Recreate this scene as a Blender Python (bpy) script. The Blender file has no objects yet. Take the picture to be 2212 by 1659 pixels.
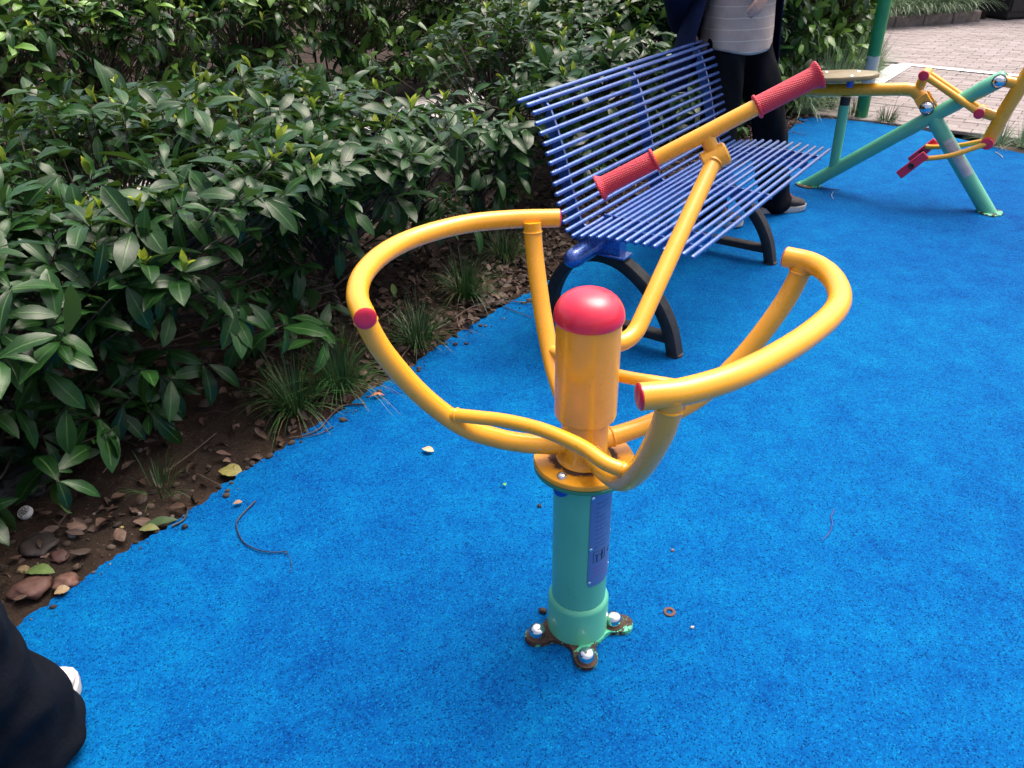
import bpy, bmesh, math, random
import numpy as np
from mathutils import Vector, Matrix, Quaternion, noise as mnoise

random.seed(7); RNG = np.random.default_rng(7)
PI = math.pi
scene = bpy.context.scene
C = scene.collection

# ------------------------------------------------------------------ camera
PITCH, ROLL, FPX, PW, PH, CAMH = 31.3, -1.1, 1700.0, 2212.0, 1659.0, 1.4
_p, _r = math.radians(PITCH), math.radians(ROLL)
FWD = Vector((0, math.cos(_p), -math.sin(_p)))
_right = Vector((1, 0, 0)); _up = _right.cross(FWD)
CR = _right * math.cos(_r) + _up * math.sin(_r)
CU = -_right * math.sin(_r) + _up * math.cos(_r)
CAM = Vector((0, 0, CAMH))
cd = bpy.data.cameras.new('camera'); cam = bpy.data.objects.new('camera', cd); C.objects.link(cam)
cd.sensor_width = 36.0; cd.lens = FPX / PW * 36.0; cd.clip_start = 0.05; cd.clip_end = 400
cam.matrix_world = Matrix((( CR.x, CU.x, -FWD.x, CAM.x), (CR.y, CU.y, -FWD.y, CAM.y), (CR.z, CU.z, -FWD.z, CAM.z), (0, 0, 0, 1)))
scene.camera = cam

# ------------------------------------------------------------------ sky, sun, exposure
SUN_EL, SUN_AZ = math.radians(67), math.radians(48)     # azimuth measured from +Y towards +X
w = bpy.data.worlds.new('World'); scene.world = w; w.use_nodes = True
nt = w.node_tree; nt.nodes.clear()
sky = nt.nodes.new('ShaderNodeTexSky'); sky.sky_type = 'NISHITA'; sky.sun_disc = False
sky.sun_elevation = SUN_EL; sky.sun_rotation = SUN_AZ
sky.air_density = 0.75; sky.dust_density = 8.0; sky.ozone_density = 0.3
bg = nt.nodes.new('ShaderNodeBackground'); bg.inputs['Strength'].default_value = 0.15
wo = nt.nodes.new('ShaderNodeOutputWorld')
nt.links.new(sky.outputs[0], bg.inputs[0]); nt.links.new(bg.outputs[0], wo.inputs[0])
sl = bpy.data.lights.new('sun', 'SUN'); sl.energy = 1.0; sl.angle = math.radians(40); sl.color = (1.0, 0.965, 0.92)
sun = bpy.data.objects.new('sun', sl); C.objects.link(sun)
sdir = Vector((math.sin(SUN_AZ) * math.cos(SUN_EL), math.cos(SUN_AZ) * math.cos(SUN_EL), math.sin(SUN_EL)))
sun.rotation_euler = sdir.to_track_quat('Z', 'Y').to_euler()
scene.view_settings.view_transform = 'Standard'; scene.view_settings.look = 'None'
scene.view_settings.exposure = 1.12; scene.view_settings.gamma = 1.0
scene.view_settings.use_curve_mapping = False

# ------------------------------------------------------------------ helpers: picture point -> place
def ray(x, y): return FWD + CR * ((x - PW / 2) / FPX) - CU * ((y - PH / 2) / FPX)
def atz(x, y, z=0.0):
    d = ray(x, y); return CAM + d * ((z - CAMH) / d.z)
def atd(x, y, dep): return CAM + ray(x, y) * dep
def aty(x, y, Y):
    d = ray(x, y); return CAM + d * (Y / d.y)
def proj(P):
    d = Vector(P) - CAM; z = d.dot(FWD)
    return (PW / 2 + FPX * d.dot(CR) / z, PH / 2 - FPX * d.dot(CU) / z, z)

# ------------------------------------------------------------------ helpers: mesh building
class MB:
    def __init__(s): s.v = []; s.f = []; s.uv = []
    def face(s, idx, uv=None): s.f.append(tuple(idx)); s.uv.append(uv or [(0, 0)] * len(idx))
    def ring(s, pts):
        b = len(s.v); s.v += [tuple(p) for p in pts]; return list(range(b, b + len(pts)))
    def loft(s, rings, cap0=True, cap1=True, closed=True, vs=None):
        ids = [s.ring(r) for r in rings]; n = len(rings[0]); m = len(rings)
        for k in range(m - 1):
            a, b = ids[k], ids[k + 1]
            v0, v1 = (vs[k], vs[k + 1]) if vs else (k / (m - 1), (k + 1) / (m - 1))
            for j in range(n if closed else n - 1):
                j2 = (j + 1) % n
                s.face((a[j], a[j2], b[j2], b[j]), [(j / n, v0), ((j + 1) / n, v0), ((j + 1) / n, v1), (j / n, v1)])
        if cap0: s.face(ids[0][::-1])
        if cap1: s.face(ids[-1])
    def tube(s, path, r, seg=16, cap0=True, cap1=True, up=None, flat=1.0):
        path = [Vector(p) for p in path]; n = len(path)
        rr = r if isinstance(r, (list, tuple)) else [r] * n
        T = []
        for i in range(n):
            t = path[min(i + 1, n - 1)] - path[max(i - 1, 0)]
            T.append(t.normalized() if t.length > 1e-9 else Vector((0, 0, 1)))
        if up is None:
            up = Vector((0, 0, 1)) if abs(T[0].z) < .9 else Vector((1, 0, 0))
        N = (Vector(up) - T[0] * T[0].dot(Vector(up))).normalized()
        rings = []; L = 0; vs = []
        for i in range(n):
            if i:
                q = T[i - 1].rotation_difference(T[i]); N = (q @ N); N = (N - T[i] * T[i].dot(N)).normalized()
                L += (path[i] - path[i - 1]).length
            B = T[i].cross(N); vs.append(L)
            rings.append([path[i] + (N * math.cos(a) * flat + B * math.sin(a)) * rr[i] for a in [2 * PI * j / seg for j in range(seg)]])
        s.loft(rings, cap0, cap1, vs=vs)
    def lathe(s, prof, seg=32, org=(0, 0, 0), axis=(0, 0, 1), cap0=True, cap1=True):
        org = Vector(org); q = Vector((0, 0, 1)).rotation_difference(Vector(axis).normalized())
        s.loft([[org + q @ Vector((r * math.cos(2 * PI * j / seg), r * math.sin(2 * PI * j / seg), z)) for j in range(seg)] for r, z in prof], cap0, cap1, vs=[z for r, z in prof])
    def box(s, c, h, rot=None, bev=0.0):
        c = Vector(c); R = rot or Matrix.Identity(3)
        x, y, z = h
        if bev <= 0:
            P = [c + R @ Vector((sx * x, sy * y, sz * z)) for sz in (-1, 1) for sx, sy in ((-1, -1), (1, -1), (1, 1), (-1, 1))]
            i = s.ring(P)
            for f in ((3, 2, 1, 0), (4, 5, 6, 7), (0, 1, 5, 4), (1, 2, 6, 5), (2, 3, 7, 6), (3, 0, 4, 7)): s.face([i[k] for k in f])
        else:
            b = bev; rings = []
            for zz, o in ((-z, b), (-z + b, 0), (z - b, 0), (z, b)):
                X, Y = x - o, y - o; k = b if o == 0 else b * .6
                rings.append([c + R @ Vector(p + (zz,)) for p in ((-X + k, -Y), (X - k, -Y), (X, -Y + k), (X, Y - k), (X - k, Y), (-X + k, Y), (-X, Y - k), (-X, -Y + k))])
            s.loft(rings)
    def prism(s, pts, thick):
        """outline in 3D (list of Vector), extruded along Vector thick"""
        t = Vector(thick); s.loft([[Vector(p) for p in pts], [Vector(p) + t for p in pts]])
    def ellipsoid(s, c, r, seg=20, rings=12, rot=None):
        c = Vector(c); R = rot or Matrix.Identity(3); out = []
        for k in range(1, rings):
            a = PI * k / rings
            out.append([c + R @ Vector((r[0] * math.sin(a) * math.cos(2 * PI * j / seg), r[1] * math.sin(a) * math.sin(2 * PI * j / seg), -r[2] * math.cos(a))) for j in range(seg)])
        s.loft(out)
    def mesh(s, name, smooth=True, ang=38):
        me = bpy.data.meshes.new(name); me.from_pydata(s.v, [], s.f)
        uvl = me.uv_layers.new(name='UVMap')
        flat = [c for f in s.uv for p in f for c in p]
        uvl.data.foreach_set('uv', flat)
        bm = bmesh.new(); bm.from_mesh(me); bmesh.ops.recalc_face_normals(bm, faces=bm.faces); bm.to_mesh(me); bm.free()
        if smooth:
            me.polygons.foreach_set('use_smooth', [True] * len(me.polygons)); me.set_sharp_from_angle(angle=math.radians(ang))
        me.update(); return me
    def build(s, name, mat, parent=None, smooth=True, ang=38, loc=None):
        o = bpy.data.objects.new(name, s.mesh(name, smooth, ang)); C.objects.link(o)
        if mat: o.data.materials.append(mat)
        if parent: o.parent = parent
        if loc is not None: o.location = loc
        return o

def tag(o, label=None, cat=None, group=None, kind=None):
    if label: o['label'] = label
    if cat: o['category'] = cat
    if group: o['group'] = group
    if kind: o['kind'] = kind
    return o
def thing(name, label, cat, loc=(0, 0, 0), group=None):
    o = bpy.data.objects.new(name, None); C.objects.link(o); o.location = loc; o.empty_display_size = .1
    return tag(o, label, cat, group)
def obj(name, me, mat, parent=None):
    o = bpy.data.objects.new(name, me); C.objects.link(o)
    if mat and not me.materials: me.materials.append(mat)
    if parent: o.parent = parent
    return o
def spline(P, n=8):
    P = [Vector(p) for p in P]; out = []
    for i in range(len(P) - 1):
        p0 = P[i - 1] if i else P[0] * 2 - P[1]; p1 = P[i]; p2 = P[i + 1]; p3 = P[i + 2] if i + 2 < len(P) else P[-1] * 2 - P[-2]
        for k in range(n):
            t = k / n
            out.append(.5 * ((2 * p1) + (p2 - p0) * t + (2 * p0 - 5 * p1 + 4 * p2 - p3) * t * t + (3 * p1 - p0 - 3 * p2 + p3) * t ** 3))
    out.append(P[-1]); return out
def remesh(o, voxel, smooth_it=6, fac=.5):
    m = o.modifiers.new('r', 'REMESH'); m.mode = 'VOXEL'; m.voxel_size = voxel; m.use_smooth_shade = True
    if smooth_it:
        s = o.modifiers.new('s', 'SMOOTH'); s.iterations = smooth_it; s.factor = fac
    dg = bpy.context.evaluated_depsgraph_get(); dg.update()
    me = bpy.data.meshes.new_from_object(o.evaluated_get(dg), depsgraph=dg)
    mats = list(o.data.materials); o.modifiers.clear(); o.data = me
    me.materials.clear()
    for mm in mats: me.materials.append(mm)
    me.polygons.foreach_set('use_smooth', [True] * len(me.polygons))

# ------------------------------------------------------------------ helpers: materials
class NT:
    def __init__(s, name):
        s.m = bpy.data.materials.new(name); s.m.use_nodes = True; s.t = s.m.node_tree; s.t.nodes.clear()
        s.out = s.t.nodes.new('ShaderNodeOutputMaterial'); s.b = s.t.nodes.new('ShaderNodeBsdfPrincipled')
        s.t.links.new(s.b.outputs[0], s.out.inputs[0]); s._tc = None
    def n(s, t, **kw):
        k = s.t.nodes.new(t)
        for a, v in kw.items(): setattr(k, a, v)
        return k
    def link(s, a, b): s.t.links.new(a, b)
    def co(s, which='Object'):
        if not s._tc: s._tc = s.n('ShaderNodeTexCoord')
        return s._tc.outputs[which]
    def world(s):
        return s.n('ShaderNodeNewGeometry').outputs['Position']
    def noise(s, co, scale, detail=4, rough=.55, dist=0):
        k = s.n('ShaderNodeTexNoise'); k.inputs['Scale'].default_value = scale; k.inputs['Detail'].default_value = detail
        k.inputs['Roughness'].default_value = rough; k.inputs['Distortion'].default_value = dist; s.link(co, k.inputs['Vector']); return k.outputs['Fac']
    def voro(s, co, scale, feature='F1', out='Distance'):
        k = s.n('ShaderNodeTexVoronoi', feature=feature); k.inputs['Scale'].default_value = scale; s.link(co, k.inputs['Vector']); return k.outputs[out]
    def ramp(s, fac, stops, interp='LINEAR'):
        k = s.n('ShaderNodeValToRGB'); k.color_ramp.interpolation = interp; e = k.color_ramp.elements
        while len(e) < len(stops): e.new(.5)
        for i, (p, c) in enumerate(stops):
            e[i].position = p; e[i].color = (c, c, c, 1) if isinstance(c, (int, float)) else (*c[:3], 1)
        s.link(fac, k.inputs[0]); return k.outputs[0]
    def mix(s, fac, a, b, mode='MIX'):
        k = s.n('ShaderNodeMix', data_type='RGBA', blend_type=mode)
        for sock, v in ((k.inputs[0], fac), (k.inputs[6], a), (k.inputs[7], b)):
            if hasattr(v, 'links') or isinstance(v, bpy.types.NodeSocket): s.link(v, sock)
            elif isinstance(v, (int, float)): sock.default_value = v if sock == k.inputs[0] else (v, v, v, 1)
            else: sock.default_value = (*v[:3], 1)
        return k.outputs[2]
    def math(s, op, a, b=0.0):
        k = s.n('ShaderNodeMath', operation=op)
        for sock, v in ((k.inputs[0], a), (k.inputs[1], b)):
            if isinstance(v, (int, float)): sock.default_value = v
            else: s.link(v, sock)
        return k.outputs[0]
    def bump(s, h, strength=.3, dist=.002):
        k = s.n('ShaderNodeBump'); k.inputs['Strength'].default_value = strength; k.inputs['Distance'].default_value = dist
        s.link(h, k.inputs['Height']); s.link(k.outputs[0], s.b.inputs['Normal']); return k
    def set(s, **kw):
        for a, v in kw.items():
            i = s.b.inputs[a.replace('_', ' ')]
            if isinstance(v, bpy.types.NodeSocket): s.link(v, i)
            elif isinstance(v, (tuple, list)) and len(v) == 3: i.default_value = (*v, 1)
            else: i.default_value = v
        return s

def paint(name, col, rough=.3, dirt=(.05, .035, .02), amount=.16, var=.05, coat=.35):
    """glossy enamel with slight fading, smudges and small chips"""
    t = NT(name); co = t.co()
    big = t.noise(co, 9, 4); fine = t.noise(co, 60, 5, .7)
    dark = tuple(c * (1 - var) for c in col); lite = tuple(min(1, c * (1 + var) + .01) for c in col)
    c = t.ramp(big, [(.3, dark), (.7, lite)])
    c = t.mix(t.ramp(fine, [(.66, 0), (.78, amount)]), c, dirt)
    chip = t.ramp(t.noise(co, 140, 3, .6), [(.72, 0), (.74, .8)])
    c = t.mix(chip, c, dirt)
    t.set(Base_Color=c, Roughness=t.ramp(t.noise(co, 25, 4), [(.3, rough * .8), (.7, rough * 1.35)]), Coat_Weight=coat, Coat_Roughness=.12)
    t.bump(t.noise(co, 220, 3), .06, .001)
    return t.m

def plain(name, col, rough=.6, var=.2, scale=30, metal=0.0, bump=.15, bscale=200):
    t = NT(name); co = t.co()
    c = t.ramp(t.noise(co, scale, 5, .6), [(.3, tuple(x * (1 - var) for x in col)), (.7, tuple(min(1, x * (1 + var)) for x in col))])
    t.set(Base_Color=c, Roughness=rough, Metallic=metal)
    if bump: t.bump(t.noise(co, bscale, 3), bump, .001)
    return t.m

YELLOW = paint('yellow_enamel', (.84, .375, .014), .28)
GREEN = paint('jade_enamel', (.10, .44, .265), .38, amount=.25)
POLEGREEN = paint('pole_green_enamel', (.012, .22, .075), .4, amount=.3)
RED = paint('red_plastic', (.68, .014, .048), .34, (.25, .05, .05), .2, coat=.35)
BLUE = None
CHROME = plain('chrome', (.75, .75, .74), .16, .1, 40, 1.0, .05)
DARKRUST = plain('rust', (.045, .022, .013), .75, .5, 40, 0, .5, 120)
BLACKIRON = paint('black_iron_paint', (.006, .006, .007), .6, (.03, .022, .017), .5, coat=0)
BLACKRUB = plain('black_rubber', (.015, .015, .016), .6)
def mk_benchblue():
    t = NT('hammered_blue_enamel'); co = t.world()
    sp = t.noise(co, 420, 2, .6); wear = t.noise(co, 34, 5, .65)
    c = t.ramp(wear, [(.35, (.006, .040, .26)), (.68, (.014, .11, .42))])
    c = t.mix(t.ramp(sp, [(.50, 0), (.66, .42)]), c, (.40, .50, .85))  # pale flecks of the hammered finish, strengthened to paint in sky highlights
    t.set(Base_Color=c, Roughness=t.ramp(sp, [(.3, .22), (.7, .40)]), Metallic=.6, Coat_Weight=1.0, Coat_Roughness=.14)
    t.bump(sp, .25, .001); return t.m
BLUE = mk_benchblue()
def mk_grip():
    t = NT('knurled_red_grip'); uv = t.co('UV')
    sp = t.n('ShaderNodeSeparateXYZ'); t.link(uv, sp.inputs[0])
    a = t.math('MULTIPLY', sp.outputs[0], 26.0); b = t.math('MULTIPLY', sp.outputs[1], 210.0)
    s1 = t.math('SINE', t.math('MULTIPLY', t.math('ADD', a, b), PI)); s2 = t.math('SINE', t.math('MULTIPLY', t.math('SUBTRACT', a, b), PI))
    h = t.math('MULTIPLY', t.math('ABSOLUTE', s1), t.math('ABSOLUTE', s2))
    c = t.mix(t.ramp(h, [(.0, .75), (.35, 0)]), (.66, .028, .055), (.42, .014, .03))
    c = t.mix(t.ramp(t.noise(t.co(), 50, 4), [(.6, 0), (.75, .25)]), c, (.3, .05, .05))
    t.set(Base_Color=c, Roughness=.42); t.bump(h, .8, .0015); return t.m
GRIP = mk_grip()

def mk_rubber():
    t = NT('blue_rubber_granules'); co = t.world()
    g = t.n('ShaderNodeTexVoronoi', feature='F1'); g.inputs['Scale'].default_value = 340; t.link(co, g.inputs['Vector'])
    spv = t.n('ShaderNodeSeparateColor'); t.link(g.outputs['Color'], spv.inputs[0])
    patch = t.noise(co, 8, 8, .72, .2); big = t.noise(co, .42, 2, .5); mid = t.noise(co, 60, 5, .75)
    f = t.math('ADD', t.math('MULTIPLY', patch, .36), t.math('MULTIPLY', big, .32)); f = t.math('ADD', f, t.math('MULTIPLY', mid, .32))
    c = t.ramp(f, [(.38, (.0003, .044, .205)), (.50, (.0006, .092, .288)), (.62, (.0010, .155, .350))])
    c = t.mix(t.ramp(spv.outputs[0], [(.0, .9), (.30, 0)]), c, (.0003, .014, .08))
    c = t.mix(t.ramp(spv.outputs[1], [(.82, 0), (1.0, .5)]), c, (.004, .22, .48))
    soot = t.ramp(t.noise(co, 170, 3, .6), [(.66, 0), (.71, .65)])
    c = t.mix(soot, c, (.0006, .006, .03))
    t.set(Base_Color=c, Roughness=.8, Specular_IOR_Level=.04)
    h = t.math('ADD', t.math('MULTIPLY', g.outputs['Distance'], -1.0), t.math('MULTIPLY', t.noise(co, 120, 3), .4))
    t.bump(h, .55, .002); return t.m
RUBBER = mk_rubber()
def mk_soil():
    t = NT('bed_soil'); co = t.world()
    a = t.noise(co, 5, 6, .65); b = t.noise(co, 70, 6, .75)
    c = t.ramp(a, [(.3, (.018, .012, .009)), (.55, (.045, .029, .020)), (.75, (.085, .052, .036))])
    c = t.mix(t.ramp(b, [(.35, .7), (.6, 0)]), c, (.014, .010, .008))
    c = t.mix(t.ramp(t.noise(co, 160, 2), [(.70, 0), (.74, .7)]), c, (.22, .18, .15))
    t.set(Base_Color=c, Roughness=.95, Specular_IOR_Level=.2)
    t.bump(t.math('ADD', b, t.noise(co, 25, 5)), .9, .012); return t.m
SOIL = mk_soil()

# ------------------------------------------------------------------ ground, bed, rubber surface
E0 = atz(25, 1350); E0.z = 0
EDIR = Vector((.586, .810, 0)).normalized(); VDIR = Vector((-EDIR.y, EDIR.x, 0))     # along the edge, into the bed
QDIR = -VDIR
def uv2w(u, v, z=0): return E0 + EDIR * u + VDIR * v + Vector((0, 0, z))
def w2uv(P): d = Vector(P) - E0; return d.dot(EDIR), d.dot(VDIR)

def flat_sheet(name, pts, z, mat):
    me = bpy.data.meshes.new(name); me.from_pydata([(p[0], p[1], z) for p in pts], [], [tuple(range(len(pts)))]); me.materials.append(mat)
    o = bpy.data.objects.new(name, me); C.objects.link(o); return tag(o, kind='structure')
FAR = plain('earth', (.06, .045, .03), .95, .4, 2, 0, .4, 40)
flat_sheet('ground', [(-150, -150), (150, -150), (150, 150), (-150, 150)], -.06, FAR)

# soil bed with small lumps, between the rubber edge and the path behind the hedge
U0, U1, V0, V1 = -4.0, 8.6, -.12, 2.3
nu, nv = 252, 60
vs = []; fs = []
for i in range(nu + 1):
    for j in range(nv + 1):
        u = U0 + (U1 - U0) * i / nu; v = V0 + (V1 - V0) * j / nv; P = uv2w(u, v)
        z = -.012 + .028 * mnoise.noise(Vector((P.x * 3, P.y * 3, 0))) + .014 * mnoise.noise(Vector((P.x * 14, P.y * 14, 3)))
        z += .03 * max(0, min(1, (v - .15) / .5))
        if v < .05: z = min(z, -.014)
        vs.append((P.x, P.y, z))
for i in range(nu):
    for j in range(nv):
        a = i * (nv + 1) + j; fs.append((a, a + nv + 1, a + nv + 2, a + 1))
me = bpy.data.meshes.new('soil_bed'); me.from_pydata(vs, [], fs); me.materials.append(SOIL); me.polygons.foreach_set('use_smooth', [True] * len(fs))
tag(obj('soil_bed', me, None), kind='structure')

# rubber sheet: ragged outline, 14 mm thick, rounded lip
OUTL = [(-1.62, .55), tuple(E0[:2]), tuple(atz(200, 1238)[:2]), tuple(atz(400, 1108)[:2]), tuple(atz(540, 1010)[:2]), tuple(atz(700, 910)[:2]), tuple(atz(870, 800)[:2]), tuple(atz(1000, 712)[:2]), tuple(atz(1140, 630)[:2]),
        tuple(uv2w(3.2, -.02)[:2]), tuple(atz(1690, 300)[:2]), tuple(atz(1728, 254)[:2]), tuple(atz(1760, 253)[:2]), tuple(atz(1880, 264)[:2]), tuple(atz(2000, 282)[:2]), tuple(atz(2212, 332)[:2]), (5.2, 3.2), (5.2, -3), (-3.6, -3), (-3.6, -2.2)]
edge = []
for i in range(len(OUTL)):
    a = Vector((*OUTL[i], 0)); b = Vector((*OUTL[(i + 1) % len(OUTL)], 0)); L = (b - a).length; n = max(2, int(L / .008)) if i < 16 else 2
    nrm = Vector((-(b - a).y, (b - a).x, 0)).normalized()
    for k in range(n):
        p = a.lerp(b, k / n); amp = 1.0 if i < 10 else .35
        if 0 < i < 16:
            p = p + nrm * amp * (.017 * mnoise.noise(p * 9) + .013 * mnoise.noise(p * 34) + .011 * mnoise.noise(p * 90))
        edge.append(p)
mb = MB(); mb.loft([[Vector((p.x, p.y, -.020)) for p in edge], [Vector((p.x, p.y, -.004)) for p in edge], [Vector((p.x * .9995, p.y * .9995, 0)) for p in edge]], cap0=False)
rub = mb.build('rubber_paving', RUBBER, None, smooth=False); tag(rub, kind='structure')

# ------------------------------------------------------------------ brick plaza
BA = Vector((.80, -.60, 0)).normalized(); BB = Vector((.60, .80, 0)).normalized()
PL0 = Vector((*atz(1740, 250)[:2], 0))
MORTAR = plain('joint_sand', (.085, .074, .068), .95, .3, 30, 0, .4, 150)
flat_sheet('brick_plaza', [(PL0 + BA * a + BB * b)[:2] for a, b in ((-.15, .12), (9, .12), (9, 14), (-6, 14), (-6, 2.7), (-.15, 2.7))], -.030, MORTAR)
plaza = bpy.data.objects['brick_plaza']
def mk_brick():
    t = NT('grey_clay_paver'); co = t.world()
    oi = t.n('ShaderNodeObjectInfo').outputs['Random']; at = t.n('ShaderNodeAttribute', attribute_name='rnd').outputs['Fac']
    r = t.math('FRACT', t.math('ADD', oi, at))
    c = t.ramp(r, [(0, (.215, .175, .17)), (.5, (.255, .215, .21)), (1, (.295, .255, .255))])
    c = t.mix(t.ramp(t.noise(co, 3, 5, .7), [(.35, .5), (.65, 0)]), c, (.14, .12, .11))
    c = t.mix(t.ramp(t.noise(co, 90, 4, .7), [(.55, 0), (.72, .5)]), c, (.40, .36, .35))
    t.set(Base_Color=c, Roughness=.8); t.bump(t.noise(co, 120, 4, .7), .5, .002); return t.m
BRICK = mk_brick()
bm_ = MB(); bm_.box((0, 0, 0), (.0992, .0492, .012), None, .003); brick_me = bm_.mesh('brick', False); brick_me.materials.append(BRICK)
cand = []
for i in range(-30, 45):
    for j in range(0, 140):
        a = i * .2025 + (.101 if j % 2 else 0); b = .17 + j * .1025
        P = PL0 + BA * a + BB * b
        px, py, dz = proj(P)
        if (a < -.05 and b < 2.8) or not (1500 < px < 2500 and -140 < py < 420): continue
        rz = .5 * (mnoise.noise(P * 2.3)) * .012
        M = Matrix.Translation((P.x, P.y, -.0165 + .004 * mnoise.noise(P * 1.7) + random.uniform(-.0018, .0018))) @ Matrix.Rotation(math.atan2(BA.y, BA.x) + random.uniform(-.012, .012), 4, 'Z') @ Matrix.Rotation(random.uniform(-.008, .008), 4, 'X')
        vis = 1890 < px < 2230 and -5 < py < 345
        cand.append((0 if vis else 1, dz, M))
cand.sort(key=lambda k: k[:2])
for k, (v, dz, M) in enumerate(cand[:300]):
    o = bpy.data.objects.new('brick', brick_me); C.objects.link(o); o.parent = plaza; o.matrix_basis = M
def join_instances(name, me, mats, mat, parent=None, rnd=True, smooth=True):
    """one mesh holding many transformed copies of me, with a random value for each"""
    n = len(mats); nvv = len(me.vertices); base = np.empty(nvv * 3); me.vertices.foreach_get('co', base); base = np.c_[base.reshape(-1, 3), np.ones(nvv)]
    A = np.array([[list(r) for r in m] for m in mats])
    V = np.einsum('nij,vj->nvi', A, base)[:, :, :3].reshape(-1, 3)
    F0 = [tuple(p.vertices) for p in me.polygons]; ls = np.array([len(f) for f in F0]); li = np.array([i for f in F0 for i in f])
    LI = (li[None, :] + (np.arange(n) * nvv)[:, None]).ravel(); LS = np.tile(ls, n)
    m2 = bpy.data.meshes.new(name); m2.vertices.add(len(V)); m2.vertices.foreach_set('co', V.ravel())
    m2.loops.add(len(LI)); m2.loops.foreach_set('vertex_index', LI.astype(np.int32))
    m2.polygons.add(len(LS)); m2.polygons.foreach_set('loop_start', np.concatenate([[0], np.cumsum(LS)[:-1]]).astype(np.int32)); 
    m2.update(calc_edges=True)
    if me.uv_layers:
        uv = np.empty(len(li) * 2); me.uv_layers[0].data.foreach_get('uv', uv); l = m2.uv_layers.new(name='UVMap'); l.data.foreach_set('uv', np.tile(uv, n))
    a = m2.attributes.new('rnd', 'FLOAT', 'POINT'); a.data.foreach_set('value', np.repeat(RNG.random(n), nvv))
    if smooth: m2.polygons.foreach_set('use_smooth', np.ones(len(LS), bool))
    m2.materials.append(mat); m2.validate()
    o = bpy.data.objects.new(name, m2); C.objects.link(o)
    if parent: o.parent = parent
    return o
tag(join_instances('far_bricks', brick_me, [c[2] for c in cand[300:]], BRICK, plaza, smooth=False), kind='stuff')
# painted court line, worn, on the bricks
def mk_line():
    t = NT('worn_white_line'); co = t.world()
    n = t.noise(co, 45, 5, .75)
    t.set(Base_Color=t.ramp(n, [(.3, (.62, .61, .60)), (.7, (.85, .85, .85))]), Roughness=.7); t.bump(n, .3, .002)
    a = t.ramp(t.noise(co, 30, 6, .8), [(.30, 0), (.37, 1)]); t.link(a, t.b.inputs['Alpha']); return t.m
WC = atz(1960, 140); WR = atz(2330, 177); WL = atz(1868, 197)
d1 = (WR - WC).normalized(); d2 = (WL - WC).normalized(); h = .055
mb = MB()
n1 = Vector((-d1.y, d1.x, 0)); n2 = Vector((-d2.y, d2.x, 0))
zz = .004
quad = lambda P: mb.face(mb.ring([Vector((p.x, p.y, zz)) for p in P]))
quad([WC - n1 * h - d1 * .06, WR - n1 * h, WR + n1 * h, WC + n1 * h - d1 * .06])
quad([WC + d1 * .05 + d2 * .057, WC - d1 * .13 + d2 * .057, WL - d1 * .13, WL + d1 * .05])
o = mb.build('court_line', mk_line(), None, False); tag(o, kind='structure')
# paved path behind the hedge
def mk_path():
    t = NT('path_pavers'); co = t.world()
    mp = t.n('ShaderNodeMapping'); t.link(co, mp.inputs[0]); mp.inputs['Rotation'].default_value = (0, 0, -math.atan2(EDIR.y, EDIR.x))
    br = t.n('ShaderNodeTexBrick'); t.link(mp.outputs[0], br.inputs[0]); br.inputs['Scale'].default_value = 4.9
    br.inputs['Color1'].default_value = (.42, .40, .39, 1); br.inputs['Color2'].default_value = (.33, .31, .30, 1); br.inputs['Mortar'].default_value = (.10, .09, .08, 1); br.inputs['Mortar Size'].default_value = .02
    t.set(Base_Color=br.outputs[0], Roughness=.85); t.bump(br.outputs[1], .4, .004); return t.m
PATH = mk_path()
flat_sheet('path', [uv2w(a, b)[:2] for a, b in ((-6, 2.28), (8.5, 2.28), (8.5, 3.1), (-6, 3.1))], -.012, PATH)
flat_sheet('soil_beyond_path', [uv2w(a, b)[:2] for a, b in ((-6, 3.12), (8.5, 3.12), (8.5, 12), (-6, 12))], -.02, SOIL)

# ------------------------------------------------------------------ yellow and green exercise post
AX = atz(1247, 1350); AX.z = 0
post = thing('exercise_post', 'yellow and green exercise post with curved arm rails and red dome cap', 'exercise machine', AX)
VD = math.atan2(-AX.y, -AX.x)                       # direction from the post to where the photo was taken
def cyl(a, r, z): return Vector((r * math.cos(a), r * math.sin(a), z))
def mk_baseplate():
    t = NT('chipped_green_plate'); co = t.co()
    n = t.ramp(t.noise(co, 22, 6, .7), [(.50, 0), (.53, 1)])
    gc = t.ramp(t.noise(co, 30, 4), [(.3, (.05, .36, .2)), (.7, (.09, .5, .3))])
    rc = t.ramp(t.noise(co, 80, 5), [(.3, (.014, .008, .006)), (.7, (.07, .03, .02))])
    t.set(Base_Color=t.mix(n, rc, gc), Roughness=t.ramp(n, [(0, .8), (1, .4)])); t.bump(n, .6, .002); return t.m
PLATE = mk_baseplate()
bolts = []
for q in ((1160, 1358), (1267, 1411), (1326, 1332)): bolts.append(atz(*q, z=.03) - AX)
angs = [math.atan2(b.y, b.x) for b in bolts]; bolts.append(cyl(angs[1] + PI, .10, .03)); angs.append(angs[1] + PI)
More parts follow.
